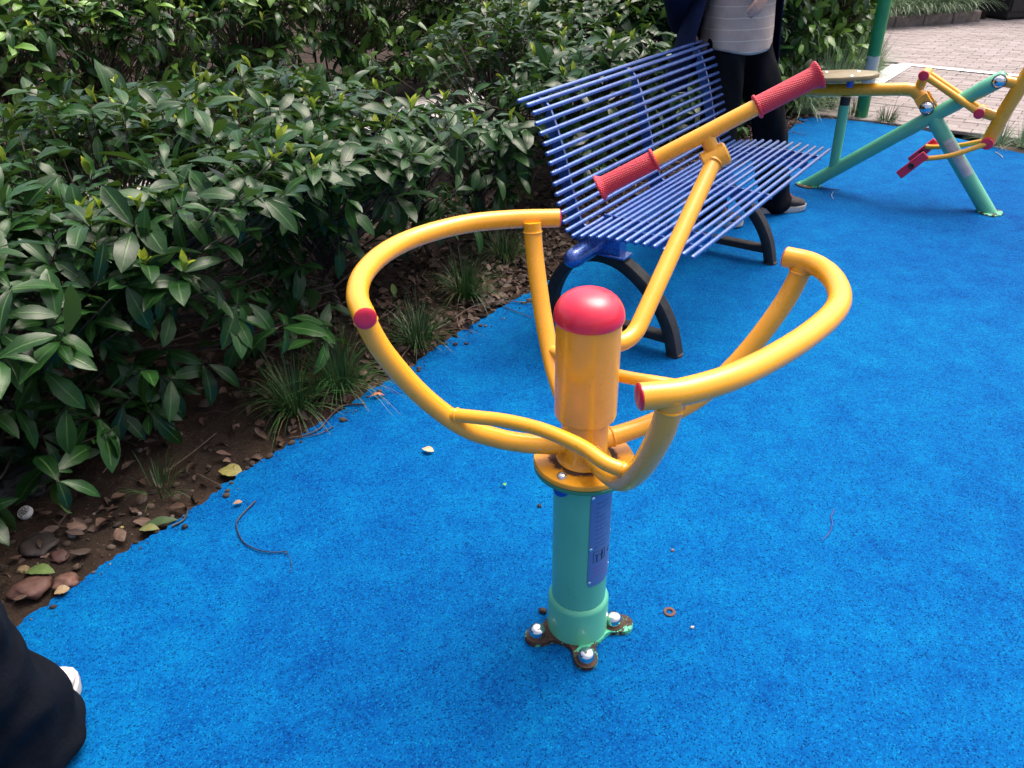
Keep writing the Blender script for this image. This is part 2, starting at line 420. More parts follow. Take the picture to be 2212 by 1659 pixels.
# four-lobed plate outline
out = []
for k in range(144):
    a = 2 * PI * k / 144; r = .070
    for b in angs:
        d = (a - b + PI) % (2 * PI) - PI
        # lobe: circle of radius .030 at distance .10, blended
        if abs(d) < .30:
            s_ = .10 * math.sin(d); r = max(r, .10 * math.cos(d) + math.sqrt(max(0, .026 ** 2 - s_ ** 2)))
        r = max(r, .069 + .052 * math.exp(-(d / .27) ** 2))
    out.append(r * (1 + .012 * mnoise.noise(Vector((math.cos(a) * 6, math.sin(a) * 6, 0)))))
mb = MB(); mb.loft([[cyl(2 * PI * k / 144, r * f, z) for k, r in enumerate(out)] for f, z in ((1, -.004), (1, .009), (.985, .011))])
mb.build('base_plate', PLATE, post)
for b in bolts:
    mb = MB(); mb.lathe([(.0200, .009), (.0200, .012), (.0180, .0125), (.0180, .026), (.0172, .0305), (.0135, .0350), (.0075, .0375), (.002, .038)], 24, (b.x, b.y, 0))
    bo = mb.build('bolt', CHROME, post)
    mb = MB(); mb.lathe([(.0245, .0105), (.0245, .0125), (.016, .0127)], 24, (b.x, b.y, 0)); mb.build('washer', DARKRUST, bo)
mb = MB(); mb.lathe([(.068, .008), (.0675, .012), (.0665, .016), (.0665, .095), (.0645, .101), (.0600, .106), (.0585, .107)], 48, cap1=False); mb.build('collar', GREEN, post)
mb = MB(); mb.lathe([(.0588, .02), (.0588, .455)], 64); mb.build('column', GREEN, post)
mb = MB(); mb.lathe([(.094, .4545), (.0985, .456), (.0985, .463), (.096, .4645)], 64); mb.build('flange', paint('flange_green', (.03, .22, .11), .45, amount=.6), post)
def mk_flange_yellow():
    t = NT('rust_streaked_yellow'); co = t.co()
    c = t.ramp(t.noise(co, 9, 4), [(.3, (.68, .29, .016)), (.7, (.80, .36, .02))])
    sx = t.n('ShaderNodeSeparateXYZ'); t.link(co, sx.inputs[0])
    rad = t.math('SQRT', t.math('ADD', t.math('POWER', sx.outputs[0], 2.0), t.math('POWER', sx.outputs[1], 2.0)))
    near = t.ramp(rad, [(.045, .34), (.058, .40), (.075, .10), (.1, .05)])
    rust = t.math('ADD', near, t.math('MULTIPLY', t.noise(co, 45, 7, .8, .8), .9))
    f = t.ramp(rust, [(.66, 0), (.76, .95)]); stain = t.ramp(rust, [(.5, 0), (.75, .5)])
    c = t.mix(stain, c, (.30, .10, .012)); c = t.mix(f, c, (.030, .014, .010))
    t.set(Base_Color=c, Roughness=t.ramp(f, [(0, .32), (1, .8)])); t.bump(rust, .3, .002); return t.m
mb = MB(); mb.lathe([(.0965, .4650), (.0985, .4665), (.0985, .4745), (.0970, .4765)], 64); mb.build('turning_flange', mk_flange_yellow(), post)
for da in (-.52, 1.05, 2.62, 4.19):
    a = VD + da
    p = cyl(a, .080, 0)
    mb = MB(); mb.lathe([(.0105, .4765), (.0105, .479), (.0085, .4825), (.0045, .4845), (.0042, .4815)], 20, (p.x, p.y, 0)); mb.build('flange_bolt', CHROME, post)
    mb = MB(); mb.lathe([(.017, .4545), (.017, .449), (.0155, .4485), (.0145, .4400), (.0125, .4375)][::-1], 20, (p.x, p.y, 0)); mb.build('nut_cap', plain('blue_nut_cap', (.01, .05, .33), .3), post)
mb = MB(); mb.lathe([(.054, .4764), (.0500, .480), (.0465, .486), (.0455, .50), (.0455, .60)], 48); mb.build('neck', YELLOW, post)
mb = MB(); mb.lathe([(.044, .5740), (.0550, .5745), (.0575, .5765), (.0586, .580), (.0588, .584), (.0588, .785)], 64); mb.build('sleeve', YELLOW, post)
prof = [(.0600, .774), (.0625, .7765), (.0633, .781)] + [(.0633 * math.cos(t_) ** .80, .781 + .049 * math.sin(t_)) for t_ in [k * PI / 2 / 11 for k in range(1, 11)]] + [(.003, .8303)]
mb = MB(); mb.lathe(prof, 64); mb.build('dome_cap', RED, post)

# rails (arm rests) traced at their height, and the four curved arms that carry them
ZH = .832
def railpath(px): return spline([atz(x, y, ZH) - AX for x, y in px], 8)
RAILS = ([(789, 688), (772, 640), (785, 592), (830, 547), (900, 512), (1000, 485), (1100, 474), (1208, 471)],
         [(1383, 857), (1480, 845), (1600, 807), (1720, 742), (1795, 682), (1814, 640), (1796, 598), (1755, 569), (1698, 555)])
for px in RAILS:
    p = railpath(px); mb = MB(); mb.tube(p, .0195, 20); ro = mb.build('arm_rail', YELLOW, post)
    for e, f in ((p[0], p[1]), (p[-1], p[-2])):
        d = (e - f).normalized(); mb = MB(); mb.lathe([(.0190, -.004), (.0190, .0012), (.0175, .0026), (.008, .0040)], 24, e, d); mb.build('end_cap', RED, ro)
def armpath(att):
    # leaves the neck level and sweeps up to the rail; the same bend for all four arms
    prof_ = [(.07, .508), (.19, .514), (.31, .524), (.44, .542), (.60, .577), (.78, .652), (.925, .742), (.985, .800), (1.0, .830)]
    return spline([Vector((att.x * r, att.y * r, z)) for r, z in prof_], 5)
def weld(P, d, r, parent, w_=.0036, seed=0):
    d = d.normalized(); a_ = d.cross(Vector((.3, .5, .8))).normalized(); b_ = d.cross(a_); rings = []
    for k in range(30):
        t_ = 2 * PI * k / 30; c_ = P + (a_ * math.cos(t_) + b_ * math.sin(t_)) * r; o_ = (a_ * math.cos(t_) + b_ * math.sin(t_)); ww = w_ * (1 + .35 * mnoise.noise(Vector((k * .8, seed, 0))))
        rings.append([c_ + (o_ * math.cos(q) + d * math.sin(q)) * ww for q in [2 * PI * j / 7 for j in range(7)]])
    rings.append(rings[0]); mb = MB(); mb.loft(rings, False, False); return mb.build('weld', YELLOW, parent)
ATT = {'L': (783, 668), 'B': (1150, 478), 'F': (1452, 851), 'R': (1737, 563)}
ARMS = {}
for k, q in ATT.items():
    att = atz(*q, z=ZH) - AX; P = armpath(att); ARMS[k] = P
    mb = MB(); mb.tube(P, .0190, 20); ao = mb.build('arm', YELLOW, post)
    weld(P[-1] - (P[-1] - P[-2]).normalized() * .020, P[-1] - P[-2], .0190, ao, .0022, 1); weld(P[0].lerp(P[5], .55), P[5] - P[0], .0190, ao, .0026, 2)
def arm_near(k, q):
    return min(ARMS[k][14:], key=lambda p: (Vector(proj(p + AX)[:2]) - Vector(q)).length)
for a, qa, mids, b, qb in (('L', (965, 896), ((1025, 901), (1085, 908), (1150, 922), (1205, 941), (1262, 968), (1308, 1000)), 'F', (1362, 1030)), ('B', (1186, 768), ((1262, 788), (1340, 812), (1420, 826), (1490, 835)), 'R', (1565, 842))):
    A = arm_near(a, qa) + Vector((0, 0, .004)); B = arm_near(b, qb) + Vector((0, 0, .008)); n = len(mids) + 1
    P = spline([A] + [atz(x, y, A.z + (B.z - A.z) * (k + 1) / n + .018 * math.sin(PI * (k + 1) / n)) - AX for k, (x, y) in enumerate(mids)] + [B], 8)
    mb = MB(); mb.tube(P, .0128, 16); br_ = mb.build('brace', YELLOW, post)
    weld(P[3], P[4] - P[3], .0128, br_, .0017, 3); weld(P[-4], P[-4] - P[-3], .0128, br_, .0017, 4)

# T handle
T0 = Vector(cyl(math.radians(22), .050, .715)); T1 = atd(1362, 733, 1.445) - AX; T2 = atd(1400, 660, 1.475) - AX; T3 = atd(1541, 350, 1.575) - AX
def fillet(P0, P1, P2, r=.05, n=8):
    a = (P0 - P1).normalized(); b = (P2 - P1).normalized(); A = P1 + a * r; B = P1 + b * r
    return [A * (1 - t_) ** 2 + P1 * 2 * t_ * (1 - t_) + B * t_ * t_ for t_ in [k / n for k in range(n + 1)]]
dirT = (T3 - T2).normalized(); cor = T2 - dirT * .085
mb = MB(); mb.tube([T0] + fillet(T0, cor, T3, .042) + [T3], .0168, 20); mb.build('handle_stem', YELLOW, post)
GL = atd(1292, 408, 1.62) - AX; GR = atd(1772, 160, 1.50) - AX
bd = (GR - GL).normalized(); blen = (GR - GL).length
hub = T3 + dirT * .012
side = bd.cross(dirT).normalized()
if side.y < 0: side = -side
hx = (hub - GL).dot(bd); barp = GL + bd * hx
mb = MB(); mb.tube([T3 - dirT * .006, T3 + dirT * .020], .0205, 20); mb.tube([hub - bd * .026 - dirT * .002 , hub - bd * .024 - dirT * .002, hub + bd * .022 - dirT * .002, hub + bd * .026 - dirT * .002], [.021, .0235, .0235, .020], 24); mb.build('hub', YELLOW, post)
mb = MB(); mb.tube([hub, barp], .0150, 18); nk = mb.build('hub_neck', YELLOW, post)
mb = MB(); mb.tube([GL + bd * .01, GR - bd * .01], .0160, 24); bar = mb.build('handlebar', YELLOW, post)
for e, d in ((GL, bd), (GR, -bd)):
    L_ = .128; prof = [(.0165, 0), (.0265, .001), (.0275, .004), (.0255, .008), (.0215, .012), (.0200, .018)]
    prof += [(.0198, .018 + k * .0135) for k in range(1, 8)] + [(.0198, L_ - .006), (.0235, L_ - .005), (.0240, L_ - .002), (.0225, L_), (.0165, L_ + .0005)]
    mb = MB(); mb.lathe(prof, 40, e, d); gr = mb.build('grip', GRIP, bar)

# instruction plate wrapped round the column
def mk_nameplate(blue=(.13, .21, .40)):
    t = NT('printed_metal_plate'); uv = t.co('UV')
    sp = t.n('ShaderNodeSeparateXYZ'); t.link(uv, sp.inputs[0]); u, v = sp.outputs[0], sp.outputs[1]
    rows = t.math('FRACT', t.math('MULTIPLY', v, 22.0)); rowon = t.ramp(rows, [(.25, 0), (.3, 1), (.72, 1), (.77, 0)])
    mp = t.n('ShaderNodeMapping'); t.link(uv, mp.inputs[0]); mp.inputs['Scale'].default_value = (34, 66, 1)
    gly = t.ramp(t.noise(mp.outputs[0], 1.6, 2, .8), [(.50, 0), (.56, 1)])
    mp2 = t.n('ShaderNodeMapping'); t.link(uv, mp2.inputs[0]); mp2.inputs['Scale'].default_value = (3, 22, 1)
    blk = t.ramp(t.noise(mp2.outputs[0], 1.0, 1), [(.40, 0), (.43, 1)])
    mg = t.math('MULTIPLY', t.ramp(u, [(.1, 0), (.13, 1), (.88, 1), (.92, 0)]), t.ramp(v, [(.08, 0), (.1, 1), (.22, 1), (.24, 0)]))
    mg2 = t.math('MULTIPLY', t.ramp(u, [(.12, 0), (.15, 1), (.88, 1), (.92, 0)]), t.ramp(v, [(.40, 0), (.42, 1), (.90, 1), (.93, 0)]))
    txt = t.math('MULTIPLY', t.math('MULTIPLY', rowon, gly), t.math('MULTIPLY', blk, 1.0))
    c = t.mix(t.math('MULTIPLY', t.math('MULTIPLY', txt, mg2), .85), blue, (.02, .03, .09))
    c = t.mix(t.math('MULTIPLY', t.math('MULTIPLY', t.math('MULTIPLY', rowon, gly), mg), .8), c, (.34, .06, .22))
    t.set(Base_Color=c, Metallic=.35, Roughness=.38); return t.m
PLATEMAT = mk_nameplate()
def curved_plate(name, a0, a1, z0, z1, r, th=.0012, n=18):
    mb = MB(); 
    g = lambda i, rr, z: cyl(a0 + (a1 - a0) * i / n, rr, z)
    cz = .010
    for i in range(n):
        for rr, fl in ((r + th, 0), (r, 1)):
            def zr(k):
                c_ = cz if k in (0, n) else 0; return z0 + c_, z1 - c_
            (za, zb), (zc, zd) = zr(i), zr(i + 1)
            ids = mb.ring([g(i, rr, za), g(i + 1, rr, zc), g(i + 1, rr, zd), g(i, rr, zb)])
            U = lambda k: k / n; Vv = lambda z: (z - z0) / (z1 - z0)
            mb.face(ids, [(U(i), Vv(za)), (U(i + 1), Vv(zc)), (U(i + 1), Vv(zd)), (U(i), Vv(zb))])
    return mb
pa0, pa1, pz0, pz1 = VD + math.radians(17), VD + math.radians(100), .178, .428
npl = curved_plate('nameplate', pa0, pa1, pz0, pz1, .0591).build('nameplate', PLATEMAT, post)
for a in (pa0 + .07, pa1 - .07):
    for z in (pz0 + .012, (pz0 + pz1) / 2 - .02, pz1 - .012):
        mb = MB(); d = cyl(a, 1, 0); mb.lathe([(.0042, 0), (.0042, .001), (.003, .0022), (.001, .0026)], 14, cyl(a, .0602, z), d); mb.build('rivet', CHROME, npl)
# the small framed picture of two figures on the plate
mb = MB()
def plate_bar(a, b, wd, mbx):
    n = 4; P = []
    for k in range(n + 1):
        u, v = a[0] + (b[0] - a[0]) * k / n, a[1] + (b[1] - a[1]) * k / n
        P.append(cyl(pa0 + (pa1 - pa0) * u, .0606, pz0 + (pz1 - pz0) * v))
    mbx.tube(P, wd, 6)
for a, b, wd in (((.12, .27), (.46, .27), .0004), ((.46, .27), (.46, .385), .0004), ((.46, .385), (.12, .385), .0004), ((.12, .385), (.12, .27), .0004), ((.22, .28), (.22, .345), .0011), ((.16, .355), (.22, .33), .0007), ((.28, .355), (.22, .33), .0007), ((.37, .28), (.37, .375), .0014), ((.32, .33), (.37, .35), .0007), ((.42, .33), (.37, .35), .0007), ((.6, .33), (.66, .345), .0006), ((.66, .345), (.72, .33), .0006), ((.60, .33), (.62, .30), .0006), ((.62, .30), (.7, .3), .0006)):
    plate_bar(a, b, wd, mb)
mb.build('plate_picture', plain('plate_ink', (.015, .02, .06), .5), npl)

# ------------------------------------------------------------------ bench
BPHI = .955
BE = Vector((math.cos(BPHI), math.sin(BPHI), 0)); BQ = Vector((math.sin(BPHI), -math.cos(BPHI), 0)); BO = Vector((.208, 2.485, 0)); BL = 1.455
BU = [-.21, -.178, -.156, -.142, -.128, -.116, -.104, -.094, -.085, -.075, -.066, -.056, -.046, -.036, -.025, 0, .033, .064, .097, .13, .165, .198, .23, .262, .296, .33, .362, .393, .424]
BZ = [.867, .857, .835, .805, .775, .743, .714, .684, .653, .62, .587, .558, .528, .499, .471, .457, .462, .466, .471, .475, .477, .479, .48, .482, .482, .479, .477, .477, .474]
bench = thing('park_bench', 'blue metal rod bench with black arched legs beside the hedge', 'bench', BO)
def bp(t_, u, z): return BE * t_ + BQ * u + Vector((0, 0, z))
R0 = .0078
for u, z in zip(BU, BZ):
    mb = MB(); j = random.uniform(-.004, .004); L_ = BL + random.uniform(-.003, .003)
    mb.tube([bp(j, u, z), bp(j + .003, u, z), bp(j + .008, u, z), bp(L_ - .008, u, z), bp(L_ - .003, u, z), bp(L_, u, z)], [.004, .0068, R0, R0, .0068, .004], 12)
    mb.build('slat', BLUE, bench)
prof = [Vector((u, z)) for u, z in zip(BU, BZ)]
def offs(k, d):
    a = prof[max(k - 1, 0)]; b = prof[min(k + 1, len(prof) - 1)]; t_ = (b - a).normalized(); n_ = Vector((t_.y, -t_.x))   # below / behind the slats
    return prof[k] - n_ * d * -1 if False else prof[k] + Vector((-abs(t_.y), -abs(t_.x))) * d
for ts in (.115, .73, 1.345):
    o1 = [offs(k, R0 * .6) for k in range(len(prof))]; o2 = [offs(k, .045 if 2 < k < 27 else .02) for k in range(len(prof))]
    o2[14] = prof[14] + Vector((-.045, -.050)); o2[15] = prof[15] + Vector((-.02, -.075)); o2[16] = prof[16] + Vector((0, -.07)); o2[13] = prof[13] + Vector((-.05, -.02))
    mb = MB(); n = len(prof); hw = .005
    rings = [[bp(ts + s_ * hw, *q) for s_, q in ((-1, o1[k]), (1, o1[k]), (1, o2[k]), (-1, o2[k]))] for k in range(n)]
    mb.loft(rings); mb.build('support', BLUE, bench, ang=30)
mb = MB(); pu, pz = -.005, .372
mb.tube([bp(t_, pu, pz) for t_ in (-.012, -.004, .012, .03, BL - .03, BL - .012, BL + .004, BL + .012)], [.012, .024, .0325, .035, .035, .0325, .024, .012], 24); mb.build('cross_tube', BLUE, bench)
for tl in (.22, BL - .22):
    lr = thing('leg', None, None); lr.parent = bench
    # arch
    hw = .028
    A = [(-.215, .0), (-.214, .06), (-.200, .14), (-.160, .225), (-.095, .290), (-.01, .318), (.08, .305), (.165, .255), (.235, .185), (.285, .10), (.315, .0)]
    Pm = spline([(u, z, 0) for u, z in A], 5); inn = []; outr = []
    for i, p in enumerate(Pm):
        t_ = (Pm[min(i + 1, len(Pm) - 1)] - Pm[max(i - 1, 0)]).normalized(); n_ = Vector((-t_.y, t_.x, 0)); outr.append(p + n_ * .021); inn.append(p - n_ * .021)
    mb = MB()
    mb.loft([[bp(tl + s_ * (hw - b), q.x, max(0, q.y)) for s_, q, b in ((-1, inn[i], .004), (-1, inn[i] * .86 + outr[i] * .14, 0), (-1, outr[i] * .86 + inn[i] * .14, 0), (-1, outr[i], .004), (1, outr[i], .004), (1, outr[i] * .86 + inn[i] * .14, 0), (1, inn[i] * .86 + outr[i] * .14, 0), (1, inn[i], .004))] for i in range(len(Pm))])
    ar = mb.build('leg_arch', BLACKIRON, bench)
    mb = MB(); Rb = Matrix((BE, BQ, Vector((0, 0, 1)))).transposed()
    mb.box(bp(tl, .05, .062), (.022, .242, .016), Rb, .004); mb.build('foot_bar', BLACKIRON, bench)
    for u in (-.213, .312):
        mb = MB(); mb.lathe([(.030, -.002), (.030, .006), (.026, .009)], 20, bp(tl, u, 0)); mb.build('foot_pad', DARKRUST, bench)
    mb = MB(); mb.box(bp(tl - .002, .03, .368), (.026, .052, .040), Rb, .004); mb.box(bp(tl - .002, .03, .333), (.034, .075, .005), Rb, .002); mb.build('bracket', BLUE, bench)
    mb = MB()
    bpy.data.objects.remove(lr)
for ts in (.22, BL - .22):
    mb = MB(); Rb = Matrix((BE, BQ, Vector((0, 0, 1)))).transposed()
    mb.box(bp(ts, .20, .455), (.005, .2, .016), Rb); mb.build('seat_rib', BLUE, bench)

# ------------------------------------------------------------------ rider machine on the right
ML = atz(1745.7, 399.8); MR = atz(2128, 458); MD = (MR - ML).normalized(); MN = Vector((MD.y, -MD.x, 0))   # MN faces the photographer
rid = thing('rider_machine', 'green and yellow rider machine with olive seat and red pedals', 'exercise machine', (ML.x, ML.y, 0))
def mp(s_, z, n_=0): return MD * s_ + MN * n_ + Vector((0, 0, z))
def mtube(name, P, r, mat, parent=rid, seg=20):
    mb = MB(); mb.tube(P, r, seg); return mb.build(name, mat, parent)
beam = mtube('main_beam', [mp(-.02, -.012), mp(.39, .318), mp(.72, .578)], .036, GREEN)
mtube('beam_sleeve', [mp(.715, .574), mp(.74, .594), mp(.815, .652), mp(.825, .660)], [.037, .038, .038, .028], GREEN)
mtube('front_leg', [mp(.555, .435), mp(.93, -.012)], .038, GREEN)
mtube('seat_post', [mp(.120, .12), mp(.112, .455)], .027, GREEN)
mtube('rubber_stop', [mp(.113, .450), mp(.112, .495)], .0255, BLACKRUB)
for s_, sc in ((.0, 1.35), (.927, 1.2)):
    mb = MB(); rr = [.052 * sc * (1 + .16 * mnoise.noise(Vector((math.cos(a) * 2, math.sin(a) * 2, s_ * 9)))) for a in [2 * PI * k / 40 for k in range(40)]]
    mb.loft([[mp(s_, z) + Vector((r * f * math.cos(2 * PI * k / 40), r * f * math.sin(2 * PI * k / 40), 0)) for k, r in enumerate(rr)] for f, z in ((1, -.003), (1, .006), (.93, .009))])
    mb.build('foot_plate', PLATE, rid)
sb = mtube('seat_beam', [mp(-.10, .512), mp(.0, .520), mp(.2, .540), mp(.40, .562), mp(.435, .560), mp(.475, .532), mp(.502, .500)], .032, YELLOW)
# seat board: pointed octagon
SO = [(-.12, -.085), (-.12, .085), (-.06, .135), (.10, .140), (.235, .065), (.255, .0), (.235, -.065), (.10, -.140), (-.06, -.135)]
mb = MB(); sl_ = .10; sz = lambda s_: .577 + s_ * sl_ 
f = lambda k, s_, n_: mp(s_ * k + .03 * (1 - k), sz(s_) , n_ * k)
rings = []
for k, dz in ((.95, 0), (1, .005), (1, .020), (.97, .026)): rings.append([f(k, s_, n_) + Vector((0, 0, dz)) for s_, n_ in SO])
mb.loft(rings); seat = mb.build('seat', plain('olive_seat_board', (.20, .155, .075), .42, .12, 20), rid, ang=50)
for s_, n_ in ((-.03, .075), (-.03, -.075), (.135, .075), (.135, -.075)):
    mb = MB(); mb.lathe([(.011, .024), (.011, .027), (.008, .029), (.003, .030)], 16, mp(s_, sz(s_), n_)); mb.build('seat_bolt', CHROME, seat)
mb = MB(); mb.lathe([(.016, -.03), (.018, -.02), (.018, 0)], 16, mp(.135, sz(.135), .075)); mb.build('seat_nut', plain('seat_nut_blue', (.03, .10, .45), .35), seat)
# fork and chrome pivot below the seat beam
def cross(name, s_, z, half, r, mat, caps=True, parent=rid):
    mb = MB(); mb.tube([mp(s_, z, -half), mp(s_, z, half)], r, 24); o = mb.build(name, mat, parent)
    if caps:
        for q in (-1, 1):
            mb = MB(); mb.lathe([(r * .97, -.002), (r * .99, .003), (r * .9, .007), (r * .4, .009)], 24, mp(s_, z, q * half), MN * q); mb.build('end_cap', RED, o)
    return o
def chrome_nut(s_, z, n_, q, r=.027):
    mb = MB(); c0 = mp(s_, z, n_); mb.lathe([(r * 1.12, -.004), (r * 1.12, .004), (r, .006), (r * .97, .012), (r * .7, .020), (r * .2, .024)], 24, c0, MN * q); o = mb.build('pivot_nut', CHROME, rid)
    mb = MB(); mb.lathe([(r * 1.24, -.006), (r * 1.24, .0025), (r * 1.05, .0045)], 24, c0, MN * q); mb.build('seal_ring', BLACKRUB, o); return o
for q in (-1, 1):
    Rm = Matrix((MD, MN, Vector((0, 0, 1)))).transposed() @ Matrix.Rotation(math.radians(50), 3, 'Y')
    mb = MB(); mb.box(mp(.503, .505, q * .030), (.045, .007, .033), Rm, .003); mb.build('fork_plate', YELLOW, rid)
    chrome_nut(.518, .488, q * .038, q)
mtube('pivot_boss', [mp(.518, .488, -.03), mp(.518, .488, .03)], .030, BLACKRUB)
mtube('pivot_post', [mp(.530, .42), mp(.520, .475)], .022, GREEN)
mtube('upright_stub', [mp(.452, .555), mp(.468, .632)], .024, YELLOW)
cross('link_tube', .470, .642, .055, .025, YELLOW)
cross('link_tube', .757, .488, .055, .025, YELLOW)
for q in (-1, 1): mtube('link_bar', [mp(.480, .637, q * .042), mp(.750, .492, q * .042)], .0165, YELLOW)
mtube('lever_stub', [mp(.757, .488), mp(.850, .470)], .026, YELLOW)
lev = mtube('lever', [mp(.828, .350), mp(.86, .50), mp(.905, .66), mp(.99, .95), mp(1.02, 1.06)], .034, YELLOW)
mtube('lever_pivot', [mp(.80, .640), mp(.890, .628)], .026, YELLOW)
for q in (-1, 1): chrome_nut(.802, .640, q * .039, q, .026)
mtube('handlebar', [mp(1.02, 1.06, -.26), mp(1.02, 1.06, .26)], .017, YELLOW)
for q in (-1, 1):
    mb = MB(); mb.lathe([(.018, 0), (.025, .002), (.021, .01), (.020, .02), (.020, .12), (.024, .125), (.017, .13)], 24, mp(1.02, 1.06, q * .27), MN * -q); mb.build('grip', GRIP, rid)
cross('pedal_tube', .828, .350, .050, .029, RED)
for q in (-1, 1):
    pr_ = mtube('pedal_rod', spline([mp(.828, .350, q * .045), mp(.76, .318, q * .075), mp(.68, .285, q * .11), mp(.58, .262, q * .13), mp(.54, .258, q * .14)], 5), .0125, YELLOW, seg=14)
    Rp = Matrix((MD, MN, Vector((0, 0, 1)))).transposed() @ Matrix.Rotation(math.radians(-50), 3, 'Y')
    mb = MB(); mb.box(mp(.530, .228, q * .152), (.080, .007, .022), Rp, .003); pd = mb.build('pedal', RED, pr_)
    mb = MB(); mb.lathe([(.014, 0), (.014, .004), (.010, .005), (.006, .002)], 16, mp(.53, .228, q * .152) + Rp @ Vector((-.005, .007 , 0)), MN); mb.build('pedal_bolt', BLACKRUB, pd)
# plate on the front leg
lg0, lg1 = mp(.555, .435), mp(.93, -.012); ld = (lg1 - lg0).normalized(); side_ = MN; outn = ld.cross(side_).normalized()
if outn.z < 0: outn = -outn
mb = MB()
n = 10
for k in range(n):
    a0_, a1_ = -.25 + 1.35 * k / n, -.25 + 1.35 * (k + 1) / n
    pt = lambda a, t_: lg0 + ld * t_ + (MN * math.cos(a) + outn * math.sin(a)) * .0393
    ids = mb.ring([pt(a0_, .13), pt(a1_, .13), pt(a1_, .345), pt(a0_, .345)]); mb.face(ids, [(k / n, 1), ((k + 1) / n, 1), ((k + 1) / n, 0), (k / n, 0)])
mb.build('nameplate', mk_nameplate((.45, .44, .42)), rid)

# ------------------------------------------------------------------ green poles by the plaza
def mk_pole():
    t = NT('scuffed_green_pole'); co = t.co(); sx = t.n('ShaderNodeSeparateXYZ'); t.link(co, sx.inputs[0])
    c = t.ramp(t.noise(co, 6, 4), [(.3, (.010, .17, .06)), (.7, (.02, .27, .10))])
    band = t.math('MULTIPLY', t.ramp(sx.outputs[2], [(.10, 0), (.24, .62), (.42, .62), (.47, 0)]), 1.0)
    f = t.ramp(t.math('MULTIPLY', band, t.math('ADD', t.noise(co, 7, 3), .35)), [(.46, 0), (.50, .9)])
    t.set(Base_Color=t.mix(f, c, (.46, .48, .46)), Roughness=.45, Coat_Weight=.2); return t.m
POLEM = mk_pole()
def pole(P, label):
    r = thing('green_pole', label, 'pole', (P.x, P.y, 0), 'green equipment poles')
    mb = MB(); mb.lathe([(.046, -.05), (.046, 2.35)], 32); mb.build('shaft', POLEM, r)
    mb = MB(); mb.lathe([(.048, 2.33), (.049, 2.35), (.040, 2.38), (.015, 2.40)], 32); mb.build('cap', RED, r)
pole(atz(1860, 250), 'tall green steel pole behind the olive seat, with scuffed pale patch')
pole(atz(2222, 300), 'green steel pole mostly cut off at the right edge of the photo')

# ------------------------------------------------------------------ leaves and shrubs
def mk_leaf(name, c0, c1, vein, rough, under, spec=.5, transl=.12):
    t = NT(name); uv = t.co('UV')
    oi = t.n('ShaderNodeObjectInfo').outputs['Random']; at = t.n('ShaderNodeAttribute', attribute_name='rnd').outputs['Fac']
    r = t.math('FRACT', t.math('ADD', oi, at))
    sp = t.n('ShaderNodeSeparateXYZ'); t.link(uv, sp.inputs[0])
    ax = t.math('ABSOLUTE', t.math('SUBTRACT', sp.outputs[0], .5))
    c = t.ramp(r, [(0, c0), (1, c1)])
    c = t.mix(t.ramp(t.noise(t.world(), 30, 4), [(.35, .35), (.65, 0)]), c, tuple(x * .55 for x in c0))
    mid = t.ramp(ax, [(.0, .8), (.035, .5), (.06, 0)])
    vv = t.math('FRACT', t.math('SUBTRACT', t.math('MULTIPLY', sp.outputs[1], 8.0), t.math('MULTIPLY', ax, 5.0)))
    lat = t.ramp(vv, [(0, .22), (.10, 0), (.9, 0), (1, .22)])
    c = t.mix(t.math('MAXIMUM', mid, lat), c, vein)
    back = t.n('ShaderNodeNewGeometry').outputs['Backfacing']
    c = t.mix(back, c, under)
    t.set(Base_Color=c, Roughness=t.mix(back, rough, .6), Specular_IOR_Level=spec)
    t.bump(t.math('ADD', mid, lat), .25, .002)
    tr = t.n('ShaderNodeBsdfTranslucent'); t.link(t.mix(.5, c, (.12, .25, .02)), tr.inputs[0])
    ms = t.n('ShaderNodeMixShader'); ms.inputs[0].default_value = transl
    t.link(t.b.outputs[0], ms.inputs[1]); t.link(tr.outputs[0], ms.inputs[2]); t.link(ms.outputs[0], t.out.inputs[0]); return t.m
LEAF = mk_leaf('glossy_dark_leaf', (.007, .030, .008), (.022, .078, .016), (.07, .15, .045), .28, (.05, .105, .03), .27, .14)
YOUNG = mk_leaf('young_yellow_leaf', (.24, .36, .02), (.42, .46, .03), (.5, .55, .12), .4, (.35, .42, .06), .4, .25)
LIGHTLEAF = mk_leaf('light_green_leaf', (.06, .17, .022), (.17, .33, .045), (.22, .35, .1), .35, (.12, .2, .06), .5, .2)  # light green foliage, brightened further so the stronger light is in its colour
BARK = plain('shrub_bark', (.07, .05, .038), .85, .45, 60, 0, .6, 150)

